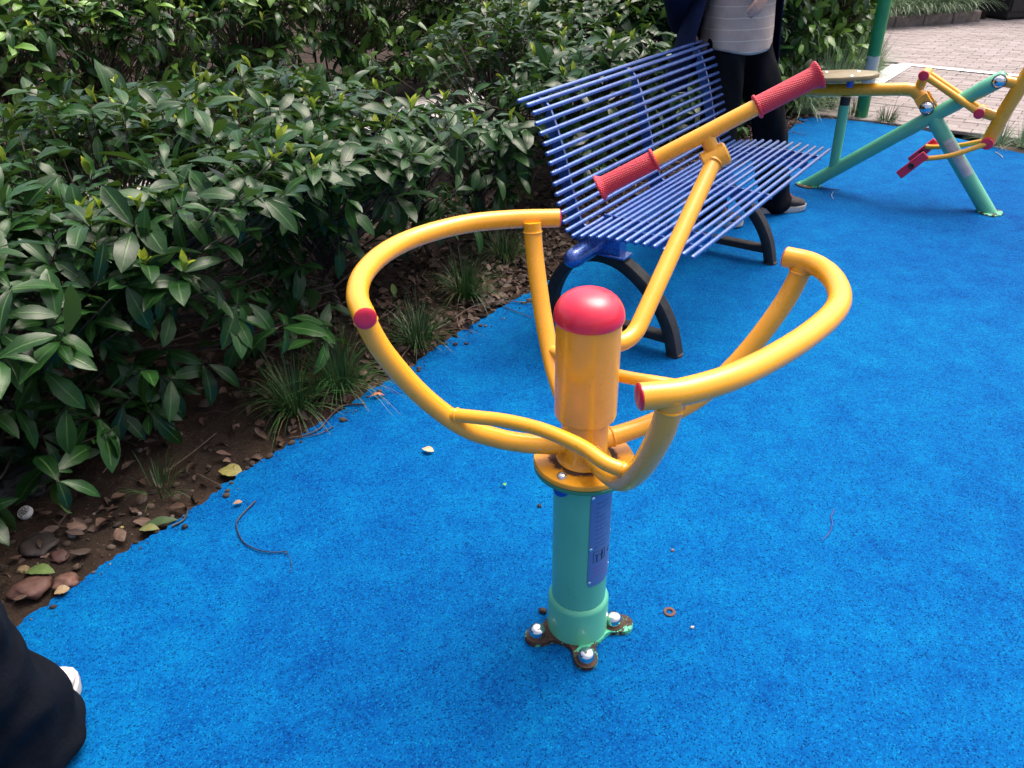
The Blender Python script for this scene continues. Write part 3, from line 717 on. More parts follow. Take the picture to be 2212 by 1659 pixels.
def leaf_mesh(name, wid, droop, fold, rows=7, twist=0.0, serr=.04):
    """unit-length leaf along +X, upper side +Z; 3 columns"""
    mb = MB(); R = []
    for i in range(rows + 1):
        t_ = i / rows
        wv = wid * (math.sin(PI * min(1, t_ ** 1.12 * .985 + .012))) ** .80 * (1 + (serr if i % 2 else -serr))
        if i == 0: wv = wid * .05
        if i == rows: wv = wid * .012
        x = t_ - .10 * droop * t_ * t_; z = .06 * math.sin(t_ * PI) - droop * t_ * t_ * .42
        tw = twist * t_
        row = []
        for s_ in (-1, 0, 1):
            y = s_ * wv; zz = z + abs(s_) * fold * wv + (.012 * math.sin(i * 2.1 + s_) if s_ else 0)
            row.append(Vector((x, y * math.cos(tw) - (zz - z) * math.sin(tw), z + y * math.sin(tw) + (zz - z) * math.cos(tw))))
        R.append(mb.ring(row))
    for i in range(rows):
        for j in range(2):
            a, b = R[i], R[i + 1]
            mb.face((a[j], b[j], b[j + 1], a[j + 1]), [(j / 2, i / rows), (j / 2, (i + 1) / rows), ((j + 1) / 2, (i + 1) / rows), ((j + 1) / 2, i / rows)])
    me = bpy.data.meshes.new(name); me.from_pydata(mb.v, [], mb.f); l = me.uv_layers.new(name='UVMap'); l.data.foreach_set('uv', [c for f in mb.uv for p in f for c in p])
    # keep the upper side facing +Z
    bm = bmesh.new(); bm.from_mesh(me); 
    if sum(f.normal.z for f in bm.faces) < 0: bmesh.ops.reverse_faces(bm, faces=bm.faces)
    bm.to_mesh(me); bm.free(); me.polygons.foreach_set('use_smooth', [True] * len(me.polygons)); me.update(); return me
def leafset(pre, mat, specs):
    L = []
    for k, s_ in enumerate(specs):
        me = leaf_mesh(pre + '_blade', *s_[:3], twist=s_[3]); me.materials.append(mat); L.append(me)
    return L
LV = leafset('leaf', LEAF, [(.17, .20, .22, .1), (.19, .38, .28, -.25), (.155, .08, .18, .3), (.20, .28, .15, -.1), (.15, .55, .35, .2), (.18, .15, .4, -.3)])
YV = leafset('young_leaf', YOUNG, [(.17, .12, .5, .1), (.15, .3, .6, -.2)])
GV = leafset('pale_leaf', LIGHTLEAF, [(.22, .35, .25, .1), (.24, .2, .3, -.2), (.2, .6, .3, .2)])

def frame(xd, zd):
    x = xd.normalized(); y = zd.cross(x)
    if y.length < 1e-4: y = Vector((0, 1, 0)).cross(x)
    y.normalize(); z = x.cross(y)
    return Matrix(((x.x, y.x, z.x, 0), (x.y, y.y, z.y, 0), (x.z, y.z, z.z, 0), (0, 0, 0, 1)))

SHRUBS = []       # (root, [(mesh, matrix_world, centre, length)])
def shrub(u, v, ru, rv, H, nshoots, label, group, seed, low=.30, frontlow=.25, pale=0.0, young=.06, leaf=.112, base=None, topfrac=.60, front=0.0):
    rnd = random.Random(seed); W = base if base is not None else uv2w(u, v); gz = .005
    root = thing('hedge_shrub', label, 'shrub', (W.x, W.y, gz), group)
    tips = []
    for k in range(nshoots):
        while True:
            a, b = rnd.uniform(-1, 1), rnd.uniform(-1, 1)
            if rnd.random() < front: b = -rnd.uniform(.45, 1)
            if abs(a) ** 3 + abs(b) ** 3 < 1: break
        P = W + EDIR * (a * ru) + VDIR * (b * rv)
        top = H * (1 - .14 * (a * a * .3 + max(0, -b) ** 2 * 1.2)) + .10 * mnoise.noise(Vector((P.x * 2.1, P.y * 2.1, 7.7))) + .05 * mnoise.noise(Vector((P.x * 6, P.y * 6, 1)))
        uu, vv_ = w2uv(P); dip = math.exp(-((uu - 2.75) / .50) ** 2) if base is None and vv_ < 2 else 0
        if dip > .4 and vv_ > .7 and rnd.random() < .92: continue
        top *= 1 - .30 * dip * max(0, min(1, (vv_ - .25) / .3))
        q = rnd.random()
        if q < topfrac: z = top - rnd.random() ** 2 * .14
        elif b < -.25: z = rnd.uniform(frontlow, top)
        else: z = rnd.uniform(low + .1, top - .05)
        tips.append((P + Vector((0, 0, z)), z > top - .13, b))
    # stems from the ground
    stems = []
    for k in range(rnd.randint(4, 5)):
        b0 = W + EDIR * rnd.uniform(-.55, .55) * ru + VDIR * rnd.uniform(-.55, .55) * rv
        b0.z = -.03
        b1 = b0 + EDIR * rnd.uniform(-.1, .1) + VDIR * rnd.uniform(-.1, .1) + Vector((0, 0, H * rnd.uniform(.38, .55)))
        stems.append((b0, b1, MB(), rnd.uniform(.008, .015)))
    for b0, b1, mb, r in stems:
        m_ = (b0 + b1) / 2 + Vector((rnd.uniform(-.03, .03), rnd.uniform(-.03, .03), 0))
        mb.tube([p - W for p in spline([b0, m_, b1], 4)], [r * (1.15 - .5 * i / 8) for i in range(9)], 7)
    leaves = []
    for P, istop, b in tips:
        S = min(stems, key=lambda s_: (s_[1] - P).length + rnd.uniform(0, .2))
        st = S[0].lerp(S[1], rnd.uniform(.55, 1.0)) if P.z > .35 else S[0].lerp(S[1], rnd.uniform(.2, .5))
        mid = st.lerp(P, .55) + Vector((rnd.uniform(-.04, .04), rnd.uniform(-.04, .04), -.04 * rnd.random()))
        S[2].tube([p - W for p in spline([st, mid, P], 3)], [.0052 - .0034 * i / 6 for i in range(7)], 4, False, False)
        ax = (P - mid).normalized() * .6 + Vector((0, 0, .8)); ax.normalize()
        nl = rnd.randint(5, 8); ph = rnd.uniform(0, 6.28); isy = istop and rnd.random() < young
        t1 = ax.cross(Vector((1, .2, .1))).normalized(); t2 = ax.cross(t1)
        for k in range(nl):
            a = ph + k * 2.399 + rnd.uniform(-.25, .25); rad = t1 * math.cos(a) + t2 * math.sin(a)
            el = rnd.gauss(.12, .42) if istop else rnd.gauss(-.15, .5)
            d = (rad * math.cos(el) + ax * math.sin(el))
            d.z -= .05 if istop else .28
            L_ = leaf * rnd.choice((.42, .6, .75, .9, 1, 1.1, 1.3)) * rnd.uniform(.88, 1.12)
            org = P.lerp(mid, rnd.uniform(0, .55) ** 1.5) + rad * .004
            me = rnd.choice(GV if rnd.random() < pale else LV)
            M = Matrix.Translation(org) @ frame(d, ax + Vector((rnd.uniform(-.6, .6), rnd.uniform(-.6, .6), .2))) @ Matrix.Scale(L_, 4)
            leaves.append((me, M, org + d * L_ * .5, L_))
        if isy:
            for k in range(rnd.randint(2, 4)):
                a = rnd.uniform(0, 6.28); d = ax + (t1 * math.cos(a) + t2 * math.sin(a)) * rnd.uniform(.15, .55); L_ = leaf * rnd.uniform(.4, .66)
                leaves.append((rnd.choice(YV), Matrix.Translation(P) @ frame(d, t1 * math.cos(a + PI) + t2 * math.sin(a + PI)) @ Matrix.Scale(L_, 4), P + d.normalized() * L_ * .5, L_))
    for b0, b1, mb, r in stems: mb.build('stem', BARK, root, ang=80)
    SHRUBS.append((root, leaves))

us = [-1.15, -.45, .25, .95, 1.65, 2.35, 3.05, 3.75]
LB = ['glossy hedge shrub just outside the left edge of the photo, nearest the camera',
      'glossy dark green hedge shrub at the left edge, above the white game piece',
      'glossy hedge shrub with low leaf whorls, above the yellow fallen leaf',
      'glossy hedge shrub directly behind the left yellow arm rail',
      'glossy hedge shrub just left of the top slat of the bench',
      'glossy hedge shrub seen behind the left half of the bench back',
      'glossy hedge shrub seen behind the right half of the bench back',
      'glossy hedge shrub behind the navy jacket of the standing person']
for k, u in enumerate(us):
    shrub(u, .90 if k < 5 else .98, .50, .80 if k < 5 else .74, .82 if k < 6 else .95, 290 if k < 5 else 230, LB[k], 'front hedge shrubs', 100 + k, young=.13, frontlow=.10 if k < 4 else .25, topfrac=.52, front=.25 if k < 5 else .1, low=.22)
for k, (u, v, H_, pale, lb) in enumerate(((4.45, .95, 1.05, 0, 'glossy hedge shrub between the navy jacket and the far hedge row'), (5.15, .80, 1.15, .2, 'dark hedge shrub just right of the striped shirt'),
        (5.85, .75, 1.25, .35, 'tall dark hedge shrub behind the right red grip'), (6.55, .70, 1.3, .5, 'tall dark green shrub rising above the olive seat'),
        (7.25, .66, 1.3, .8, 'pale green shrub just left of the tall green pole'), (7.95, .70, 1.25, .85, 'pale green shrub at the far end of the hedge, behind the tall green pole'))):
    shrub(u, v, .50, .62, H_, 330, lb, 'front hedge shrubs', 120 + k, frontlow=.08, pale=pale, leaf=.118, low=.2, topfrac=.4, front=.45)  # share of pale leaves also paints in the brighter light at this end
# second hedge beyond the path
FL = ['at the top left corner', 'second from the left', 'third from the left', 'fourth from the left', 'just left of the navy jacket', 'behind the navy jacket', 'right of the navy jacket', 'behind the striped shirt', 'last on the right']
for k, u in enumerate([-.9, -.1, .8, 1.7, 2.6, 3.5, 4.4, 5.3, 6.2]):
    shrub(u, 3.75, .60, .80, 1.12, 300, 'glossy shrub in the hedge row beyond the path, ' + FL[k], 'far hedge row beyond the path', 140 + k, young=.30, frontlow=.05, leaf=.115, low=.25, pale=.3, topfrac=.35, front=.5)

# far planter with shrubs
PLA = atz(1905, 60); PLB = atz(2118, 46); pd_ = (PLB - PLA).normalized(); pn_ = Vector((-pd_.y, pd_.x, 0))
if pn_.y < 0: pn_ = -pn_
for k, (s_, b_) in enumerate(((.0, .75), (.75, .85), (1.45, .75), (-.9, .9))):
    lbl = ['leafy shrub in the far planter, middle of the row', 'leafy shrub in the far planter, right of the middle one', 'leafy shrub at the right end of the far planter', 'leafy shrub in the far planter just behind the green pole'][k]
    P = PLA + pd_ * (s_ + .1) + pn_ * b_
    shrub(0, 0, .5, .5, 1.15, 100, lbl, 'shrubs in the far planter', 170 + k, frontlow=.3, pale=.5, base=Vector((P.x, P.y, 0)), leaf=.12)

# decide which leaves show, then build: those as single leaves, the rest as one mass for each shrub
allv = []
for si, (root, leaves) in enumerate(SHRUBS):
    for li, (me, M, c, L_) in enumerate(leaves):
        x, y, z = proj(c)
        if 10 < x < 120 and 1060 < y < 1180 and z < 2.2: leaves[li] = None; continue
        if z > .2 and -40 < x < PW + 40 and -40 < y < PH: allv.append((z, si, li, int(x // 16), int(y // 16)))
allv.sort(); cells = {}; show = {}
for z, si, li, cx, cy in allv:
    n = cells.get((cx, cy), 0); cells[(cx, cy)] = n + 1
    if n < 2: show.setdefault(si, []).append((z / SHRUBS[si][1][li][3], li))
NLEAF = 0
for si, (root, leaves) in enumerate(SHRUBS):
    pick = {li for _, li in sorted(show.get(si, []))[:300]}
    org = Matrix.Translation(-Vector(root.location)); rest = {}
    for li, lf_ in enumerate(leaves):
        if lf_ is None: continue
        me, M, c, L_ = lf_
        if li in pick:
            o = bpy.data.objects.new('leaf', me); C.objects.link(o); o.parent = root; o.matrix_basis = org @ M; NLEAF += 1
        else: rest.setdefault(me.materials[0].name, {}).setdefault(me.name, []).append(org @ M)
    for mn, groups in rest.items():
        for men, Ms in groups.items():
            tag(join_instances('foliage', bpy.data.meshes[men], Ms, bpy.data.materials[mn], root), kind='stuff')
print('single leaves', NLEAF)

# planter kerb
def mk_stone():
    t = NT('rough_kerb_stone'); co = t.world(); n = t.noise(co, 14, 6, .7)
    t.set(Base_Color=t.ramp(n, [(.3, (.12, .095, .08)), (.7, (.30, .24, .21))]), Roughness=.85); t.bump(t.noise(co, 60, 5), .5, .006); return t.m
STONE = mk_stone()
ker = thing('planter_kerb', 'low stone kerb of the far planter on the brick plaza', 'kerb', (PLA.x, PLA.y, 0))
kl = (PLB - PLA).length + 1.6; Rk = Matrix((pd_, pn_, Vector((0, 0, 1)))).transposed()
for k in range(7):
    mb = MB(); mb.box(pd_ * (-1.6 + kl * (k + .5) / 7) + pn_ * .08 + Vector((0, 0, .04)), (kl / 14 - .004, .075, .09), Rk, .012); mb.build('kerb_stone', STONE, ker)
mb = MB(); mb.box(pd_ * ((PLB - PLA).length - .08) + pn_ * .9 + Vector((0, 0, .04)), (.075, .73, .09), Rk, .012); mb.build('kerb_stone', STONE, ker)
mb = MB(); mb.box(Vector((PLA.x, PLA.y, 0)) + pd_ * .1 + pn_ * .9 + Vector((0, 0, .0)), (1.7, .70, .09), Rk); tag(mb.build('planter_soil', SOIL), kind='structure')
# unidentified black form at the far right, built as a box with doors
CB = atz(2176, 44)
dark_box = thing('black_box', 'tall plain black box standing at the far right corner of the plaza', 'cabinet', (CB.x, CB.y, 0))
BLK = plain('matt_black_panel', (.006, .006, .007), .6)
mb = MB(); mb.box(pd_ * .55 + pn_ * .4 + Vector((0, 0, .78)), (.55, .38, .76), Rk, .01); mb.build('body', BLK, dark_box)
mb = MB(); mb.box(pd_ * .55 + pn_ * .4 + Vector((0, 0, .01)), (.52, .35, .03), Rk); mb.build('plinth', BLACKRUB, dark_box)
for q in (-.27, .27):
    mb = MB(); mb.box(pd_ * (.55 + q) + pn_ * .012 + Vector((0, 0, .80)), (.262, .012, .70), Rk, .004); dr = mb.build('door', BLK, dark_box)
    mb = MB(); mb.box(pd_ * (.55 + q * .15) + pn_ * -.008 + Vector((0, 0, .8)), (.008, .010, .08), Rk, .003); mb.build('handle', BLACKRUB, dr)

# ------------------------------------------------------------------ grass tufts
def mk_grass(name, c0, c1):
    t = NT(name); at = t.n('ShaderNodeAttribute', attribute_name='rnd').outputs['Fac']
    sp = t.n('ShaderNodeSeparateXYZ'); t.link(t.co('UV'), sp.inputs[0])
    c = t.ramp(at, [(0, c0), (.88, c1), (.93, (.12, .10, .04)), (1, (.16, .13, .06))])
    t.set(Base_Color=c, Roughness=.45, Specular_IOR_Level=.5)
    tr = t.n('ShaderNodeBsdfTranslucent'); t.link(c, tr.inputs[0]); ms = t.n('ShaderNodeMixShader'); ms.inputs[0].default_value = .2
    t.link(t.b.outputs[0], ms.inputs[1]); t.link(tr.outputs[0], ms.inputs[2]); t.link(ms.outputs[0], t.out.inputs[0]); return t.m
GRASS = mk_grass('tuft_grass', (.010, .040, .010), (.035, .105, .025)); GRASS2 = mk_grass('pale_tuft_grass', (.07, .16, .07), (.33, .44, .28))
def tuft(P, n, L0, label, mat, group, seed, spread=.05, z0=-.01, thick=1.0):
    rnd = random.Random(seed); V = []; F = []; RV = []
    for k in range(n):
        a = rnd.uniform(0, 6.28); d = Vector((math.cos(a), math.sin(a), 0)); s_ = Vector((-d.y, d.x, 0)); o = d * spread * math.sqrt(rnd.random()) * .8
        L_ = L0 * rnd.uniform(.55, 1.15); lean = rnd.uniform(.12, .88); wd = rnd.uniform(.0012, .0022) * thick; rv = rnd.random(); b = len(V)
        for i in range(6):
            t_ = i / 5; x = L_ * lean * t_ ** 1.35 * .85; z = L_ * (t_ * (1.0 - .2 * lean) - lean * .88 * t_ * t_)
            p = o + d * x + Vector((0, 0, max(z, .004 - z0))); ww = wd * (1 - .85 * t_ ** 2)
            V += [tuple(p - s_ * ww), tuple(p + s_ * ww)]; RV += [rv, rv]
        for i in range(5): F.append((b + 2 * i, b + 2 * i + 1, b + 2 * i + 3, b + 2 * i + 2))
    me = bpy.data.meshes.new('grass_tuft'); me.from_pydata(V, [], F); me.uv_layers.new(name='UVMap')
    at = me.attributes.new('rnd', 'FLOAT', 'POINT'); at.data.foreach_set('value', RV); me.materials.append(mat); me.polygons.foreach_set('use_smooth', [True] * len(F))
    o = bpy.data.objects.new('grass_tuft', me); C.objects.link(o); o.location = (P.x, P.y, z0); tag(o, label, 'grass', group); return o
G1 = 'grass tufts along the left edge of the rubber'
for k, (q, n, L_, lb) in enumerate((((1005, 640), 230, .28, 'grass tuft between the hedge and the bench, left of its cross tube'), ((905, 745), 210, .27, 'grass tuft right beside the end cap of the left arm rail'),
        ((735, 845), 330, .32, 'wide dark grass tuft beside the orange dry leaf'), ((640, 890), 260, .29, 'grass tuft spilling over litter left of the orange dry leaf'),
        ((345, 1062), 40, .17, 'sparse thin grass tuft near the yellow fallen leaf'), ((1090, 560), 190, .27, 'grass tuft under the hedge behind the end of the left arm rail'))):
    tuft(atz(*q), n, L_, lb, GRASS, G1, 300 + k, .06)
G2 = 'grass tufts at the far edge of the rubber'
for k, (q, n, L_, lb) in enumerate((((1785, 235), 150, .22, 'grass tuft at the far rubber corner, left of the green seat post'), ((1845, 248), 130, .22, 'grass tuft at the foot of the tall green pole'),
        ((1915, 262), 190, .21, 'grass tuft at the rubber edge just right of the green seat post'), ((2150, 312), 220, .26, 'grass tuft at the rubber edge by the right border of the photo'),
        ((2215, 318), 200, .26, 'grass tuft cut off by the right border of the photo'))):
    tuft(atz(*q), n, L_, lb, GRASS if k in (0, 1, 2) else GRASS2, G2, 330 + k, .08, -.025)
for k, (u, v, lb) in enumerate(((6.05, .16, 'pale grass tuft behind the right red grip, low on the soil'), (6.45, .12, 'pale grass tuft between the red grip and the olive seat'), (6.85, .14, 'pale arching grass tuft above the middle of the olive seat'),
        (7.25, .12, 'pale arching grass tuft left of the tall green pole'), (7.6, .14, 'pale grass tuft directly behind the tall green pole'), (7.95, .15, 'pale grass tuft beside the end of the white line'), (6.65, .32, 'grass tuft half under the tall dark shrub'), (7.1, .34, 'grass tuft half under the pale green shrub'))):
    tuft(uv2w(u, v - .03), 330, .52, lb, GRASS2, 'pale grass tufts under the end of the hedge', 380 + k, .12, -.02, 1.6)
for k in range(13):
    P = PLA + pd_ * (-.55 + k * .155) + pn_ * (.06 + .05 * (k % 2)); tuft(P, 280, .60, 'pale arching grass tuft hanging over the far planter kerb', GRASS2, 'tufts along the far planter kerb', 360 + k, .12, .125, 2.2)

# ------------------------------------------------------------------ leaf litter and small things on the ground
def mk_dead(name, cols):
    t = NT(name); oi = t.n('ShaderNodeObjectInfo').outputs['Random']; at = t.n('ShaderNodeAttribute', attribute_name='rnd').outputs['Fac']
    c = t.ramp(at, cols); uv = t.co('UV'); sp = t.n('ShaderNodeSeparateXYZ'); t.link(uv, sp.inputs[0])
    ax = t.math('ABSOLUTE', t.math('SUBTRACT', sp.outputs[0], .5)); c = t.mix(t.ramp(ax, [(0, .5), (.04, 0)]), c, (.18, .12, .07))
    c = t.mix(t.ramp(t.noise(t.world(), 60, 5), [(.4, .6), (.65, 0)]), c, (.03, .018, .012))
    t.set(Base_Color=c, Roughness=.7); return t.m
DEAD = mk_dead('dead_leaves', [(0, (.022, .013, .010)), (.45, (.055, .028, .019)), (.8, (.10, .05, .033)), (1, (.17, .105, .075))])
dl = [leaf_mesh('dead_blade', .26, .5, .7, twist=.8), leaf_mesh('dead_blade', .22, -.4, .5, twist=-.6), leaf_mesh('dead_blade', .3, .2, -.4, twist=.3)]
def ground_z(P): return -.012 + .028 * mnoise.noise(Vector((P.x * 3, P.y * 3, 0))) + .014 * mnoise.noise(Vector((P.x * 14, P.y * 14, 3))) + .03 * max(0, min(1, (w2uv(P)[1] - .15) / .5))
for k in range(3):
    Ms = []
    for i in range(2300):
        u = random.uniform(-1.6, 6.4); v = .03 + abs(random.gauss(0, .65))
        dens = .30 + .70 * min(1, max(0, (u - .6) / 1.0))
        if v > 2.2 or random.random() > dens: continue
        P = uv2w(u, v); z = ground_z(P) + random.uniform(.004, .022)
        Ms.append(Matrix.Translation((P.x, P.y, z)) @ Matrix.Rotation(random.uniform(0, 6.28), 4, 'Z') @ Matrix.Rotation(random.gauss(0, .35), 4, 'Y') @ Matrix.Rotation(random.gauss(0, .5), 4, 'X') @ Matrix.Scale(random.uniform(.02, .055), 4))
    tag(join_instances('leaf_litter', dl[k], Ms, DEAD), 'brown dry leaves littering the soil under the hedge', 'leaf litter', kind='stuff')
bm = bmesh.new(); bmesh.ops.create_icosphere(bm, subdivisions=1, radius=1)
for v in bm.verts: v.co *= 1 + .35 * mnoise.noise(v.co * 1.9)
clod = bpy.data.meshes.new('clod'); bm.to_mesh(clod); bm.free(); Ms = []
for i in range(2600):
    u = random.uniform(-1.8, 3.4); v = .02 + abs(random.gauss(0, .55)); P = uv2w(u, v)
    if v > 2.2: continue
    if i < 260: u = random.uniform(-.1, 5.4); v = random.uniform(-.035, .03); P = uv2w(u, v)
    sz = .0025 + .010 * random.random() ** 4
    Ms.append(Matrix.Translation((P.x, P.y, (ground_z(P) if i >= 260 else .0005) + sz * .2)) @ Matrix.Rotation(random.uniform(0, 6.28), 4, 'Z') @ Matrix.Diagonal((sz * random.uniform(.8, 1.6), sz, sz * random.uniform(.5, .9), 1)))
CLOD = NT('soil_clod'); CLOD.set(Base_Color=CLOD.ramp(CLOD.n('ShaderNodeAttribute', attribute_name='rnd').outputs['Fac'], [(0, (.02, .013, .010)), (.8, (.06, .04, .028)), (.95, (.11, .085, .07)), (1, (.2, .18, .16))]), Roughness=.95)
tag(join_instances('soil_clods', clod, Ms, CLOD.m, smooth=False), 'small clods and grit on the soil bed', 'soil', kind='stuff')
# fine twigs in the bed
tw = MB()
for i in range(150):
    u = random.uniform(-1.2, 5.5); v = .06 + abs(random.gauss(0, .5)); P = uv2w(u, v); z = ground_z(P) + .008; a = random.uniform(0, 6.28); L_ = random.uniform(.05, .28)
    d = Vector((math.cos(a), math.sin(a), random.uniform(-.05, .12))); s_ = Vector((-d.y, d.x, 0)) * random.uniform(-.2, .2) * L_
    tw.tube([P + Vector((0, 0, z)), P + Vector((0, 0, z + .004)) + d * L_ * .5 + s_, P + Vector((0, 0, z)) + d * L_], random.uniform(.001, .0028), 5)
tag(tw.build('bed_twigs', BARK, None), 'thin dry twigs scattered on the soil bed', 'twigs', kind='stuff')

def ground_leaf(q, L_, ang, col, label, wid=.28, droop=.2, fold=.3, z=.006, kind='fallen_leaf', tilt=0):
    me = leaf_mesh(kind, wid, droop, fold, rows=9, twist=.15); m = NT(kind + '_skin'); co = m.co()
    sp = m.n('ShaderNodeSeparateXYZ'); m.link(m.co('UV'), sp.inputs[0]); ax = m.math('ABSOLUTE', m.math('SUBTRACT', sp.outputs[0], .5))
    c = m.ramp(m.noise(co, 5, 5, .7), [(.35, tuple(x * .65 for x in col)), (.65, col)]); c = m.mix(m.ramp(ax, [(0, .6), (.04, 0)]), c, tuple(min(1, x * 1.5) for x in col))
    m.set(Base_Color=c, Roughness=.55); me.materials.append(m.m)
    P = atz(*q); o = bpy.data.objects.new(kind, me); C.objects.link(o)
    zz = z if w2uv(P)[1] < -.005 else ground_z(P) + .012
    o.matrix_basis = Matrix.Translation((P.x, P.y, zz + .004)) @ Matrix.Rotation(ang, 4, 'Z') @ Matrix.Rotation(tilt, 4, 'Y') @ Matrix.Scale(L_, 4); tag(o, label, 'leaf'); return o
ground_leaf((912, 975), .040, -.35, (.50, .36, .22), 'small tan dry leaf lying on the blue rubber', .30, .05, .25)
ground_leaf((800, 862), .050, .35, (.45, .14, .035), 'curled orange dry leaf at the rubber edge by the grass', .16, .3, .8)
ground_leaf((470, 1010), .075, -.1, (.23, .21, .06), 'yellow fallen leaf on soil at the rubber edge', .36, .15, .15)
ground_leaf((505, 1095), .026, .5, (.28, .16, .08), 'tiny brown leaf on rubber beside the black wire', .3)
ground_leaf((122, 1245), .085, 3.0, (.11, .17, .05), 'pale green fallen leaf on soil in the lower left', .24, .2, .3)
ground_leaf((345, 1148), .055, 3.1, (.15, .16, .06), 'olive fallen leaf touching the rubber near the wire', .3, .1, .2)
ground_leaf((385, 1125), .10, 3.4, (.04, .075, .03), 'dark green fallen leaf hanging over the rubber edge', .2, .2, .2)
ground_leaf((120, 1290), .035, .6, (.28, .20, .11), 'small tan leaf on the reddish stones in the lower left', .42, .1, .2)
ground_leaf((1092, 1055), .014, 1.9, (.10, .30, .03), 'tiny green leaf scrap on rubber left of the column', .4)
ground_leaf((855, 655), .06, 1.9, (.11, .19, .03), 'small upright green seedling leaf by the left arm rail', .22, .1, .4, tilt=-.9)

def stone(q, r, col, label, seed, flat=.55, z=None, name='stone', rough=0):
    rnd = random.Random(seed); P = atz(*q); zz = (ground_z(P) if w2uv(P)[1] > -.01 else 0) if z is None else z
    bm = bmesh.new(); bmesh.ops.create_icosphere(bm, subdivisions=5 if rough else 3, radius=1)
    off = Vector((seed, seed * .7, 0))
    sx, sy = rnd.uniform(.8, 1.25), rnd.uniform(.7, 1.0)
    for v in bm.verts:
        n_ = 1 + .42 * mnoise.noise(v.co * 1.6 + off) + .12 * mnoise.noise(v.co * 4 + off); n_ += rough * (.16 * mnoise.noise(v.co * 7 + off) + .10 * mnoise.noise(v.co * 15 + off)); v.co = Vector((v.co.x * sx, v.co.y * sy, v.co.z * flat)) * n_ * r
    me = bpy.data.meshes.new(name); bm.to_mesh(me); bm.free(); me.polygons.foreach_set('use_smooth', [True] * len(me.polygons))
    me.materials.append(plain('stone_skin', tuple(c_ * .62 for c_ in col), .7, .35, 40, 0, .4, 120)); o = bpy.data.objects.new(name, me); C.objects.link(o)
    o.location = (P.x, P.y, zz + r * flat * (.75 if name == 'crumb' else .42)); o.rotation_euler.z = rnd.uniform(0, 6.28); tag(o, label, 'stone'); return o
stone((140, 1260), .032, (.16, .075, .055), 'reddish stone under the pale green leaf, at the rubber edge', 1, .5)
stone((70, 1275), .036, (.14, .065, .05), 'reddish stone left of the small tan leaf, lower left', 2, .5)
stone((85, 1180), .05, (.06, .045, .042), 'large dark flat stone below the white game piece', 3, .35)
stone((130, 1205), .028, (.10, .045, .04), 'dull red flat stone between dark stone and green leaf', 4, .35)
stone((155, 1155), .011, (.30, .31, .32), 'small pale grey stone right of the white game piece', 5, .9)
stone((50, 1232), .013, (.33, .24, .12), 'small yellowish pebble beside the pale green leaf', 6, .6)
stone((262, 1137), .006, (.42, .34, .12), 'tiny yellow pebble above the dark green fallen leaf', 7, .8)
stone((560, 912), .018, (.13, .06, .045), 'brown stone at foot of the wide grass tuft', 8, .5)
stone((30, 1060), .10, (.04, .042, .042), 'large rough dark grey rock at the left edge, under the hedge', 9, .5, name='rock', rough=1)
for k, (q, r, col, lb) in enumerate((((1165, 1094), .0055, (.03, .018, .012), 'small dark berry on rubber left of the column'), ((1453, 1190), .0045, (.35, .22, .2), 'tiny pinkish crumb on rubber right of the nameplate'), ((1495, 1356), .004, (.75, .75, .72), 'tiny white crumb on rubber right of the rusty washer'), ((1173, 1322), .008, (.05, .025, .02), 'rusty flake on rubber left of the green collar'), ((400, 1140), .008, (.02, .02, .025), 'black pebble on the rubber edge below the olive leaf'))):
    stone(q, r, col, lb, 20 + k, .7, 0.0, 'crumb')
# rusty washer
P = atz(1446, 1323); mb = MB(); mb.lathe([(.0075, 0), (.0135, 0), (.0140, .001), (.0135, .0024), (.0075, .0024), (.0068, .0012), (.0075, 0)], 28, cap0=False, cap1=False)
o = mb.build('washer', plain('rusty_steel', (.10, .045, .035), .8, .4, 90), None); o.location = (P.x, P.y, .001); tag(o, 'rusty ring washer lying on the rubber right of the post', 'washer')
# wires and twigs on the rubber
def wire(name, px, r, col, label, cat, z=.004, closed=False):
    P = spline([Vector((*atz(x, y)[:2], z + .004 * abs(mnoise.noise(Vector((x * .05, y * .05, 2)))))) for x, y in px], 6)
    mb = MB(); mb.tube(P, [r * (1 - .35 * i / len(P)) for i in range(len(P))], 7); o = mb.build(name, plain(name + '_skin', col, .6), None); tag(o, label, cat)
wire('stalk', [(553, 1085), (530, 1108), (512, 1130), (514, 1150), (528, 1175), (560, 1192), (595, 1196), (618, 1194), (616, 1200)], .0022, (.012, .014, .03), 'dark curved leaf stalk lying on the blue rubber', 'stalk')
wire('stalk', [(618, 1196), (628, 1210), (631, 1228), (627, 1240)], .0008, (.02, .02, .03), 'hair-thin dark fibre at the end of the curved stalk', 'fibre')
wire('twig', [(790, 876), (740, 880), (712, 905), (690, 930), (655, 945), (625, 950)], .0030, (.035, .022, .02), 'dark bent twig at the rubber edge below the grass', 'twig', .006)
wire('twig', [(720, 925), (690, 940), (640, 950)], .0016, (.035, .022, .02), 'thin short twig beside the dark bent twig', 'twig', .004)
wire('twig', [(850, 800), (900, 740), (970, 700), (1020, 668), (1080, 655), (1150, 658)], .0032, (.07, .045, .035), 'long brown root-like twig along the rubber edge by the bench', 'twig', .008)
wire('twig', [(1080, 660), (1110, 675), (1150, 690)], .0022, (.05, .03, .025), 'short brown twig forking from the long root-like twig', 'twig', .006)
wire('thread', [(1802, 1102), (1795, 1118), (1797, 1134), (1790, 1155), (1776, 1170)], .0012, (.06, .02, .16), 'purple thread on the rubber at the right', 'thread')
wire('thread', [(1772, 408), (1795, 410), (1815, 412)], .0025, (.03, .03, .05), 'dark thread on rubber beside the rear foot of the rider machine', 'thread')
wire('thread', [(1800, 416), (1796, 424), (1800, 432)], .002, (.3, .3, .4), 'short pale curled thread by the rear foot of the rider machine', 'thread')
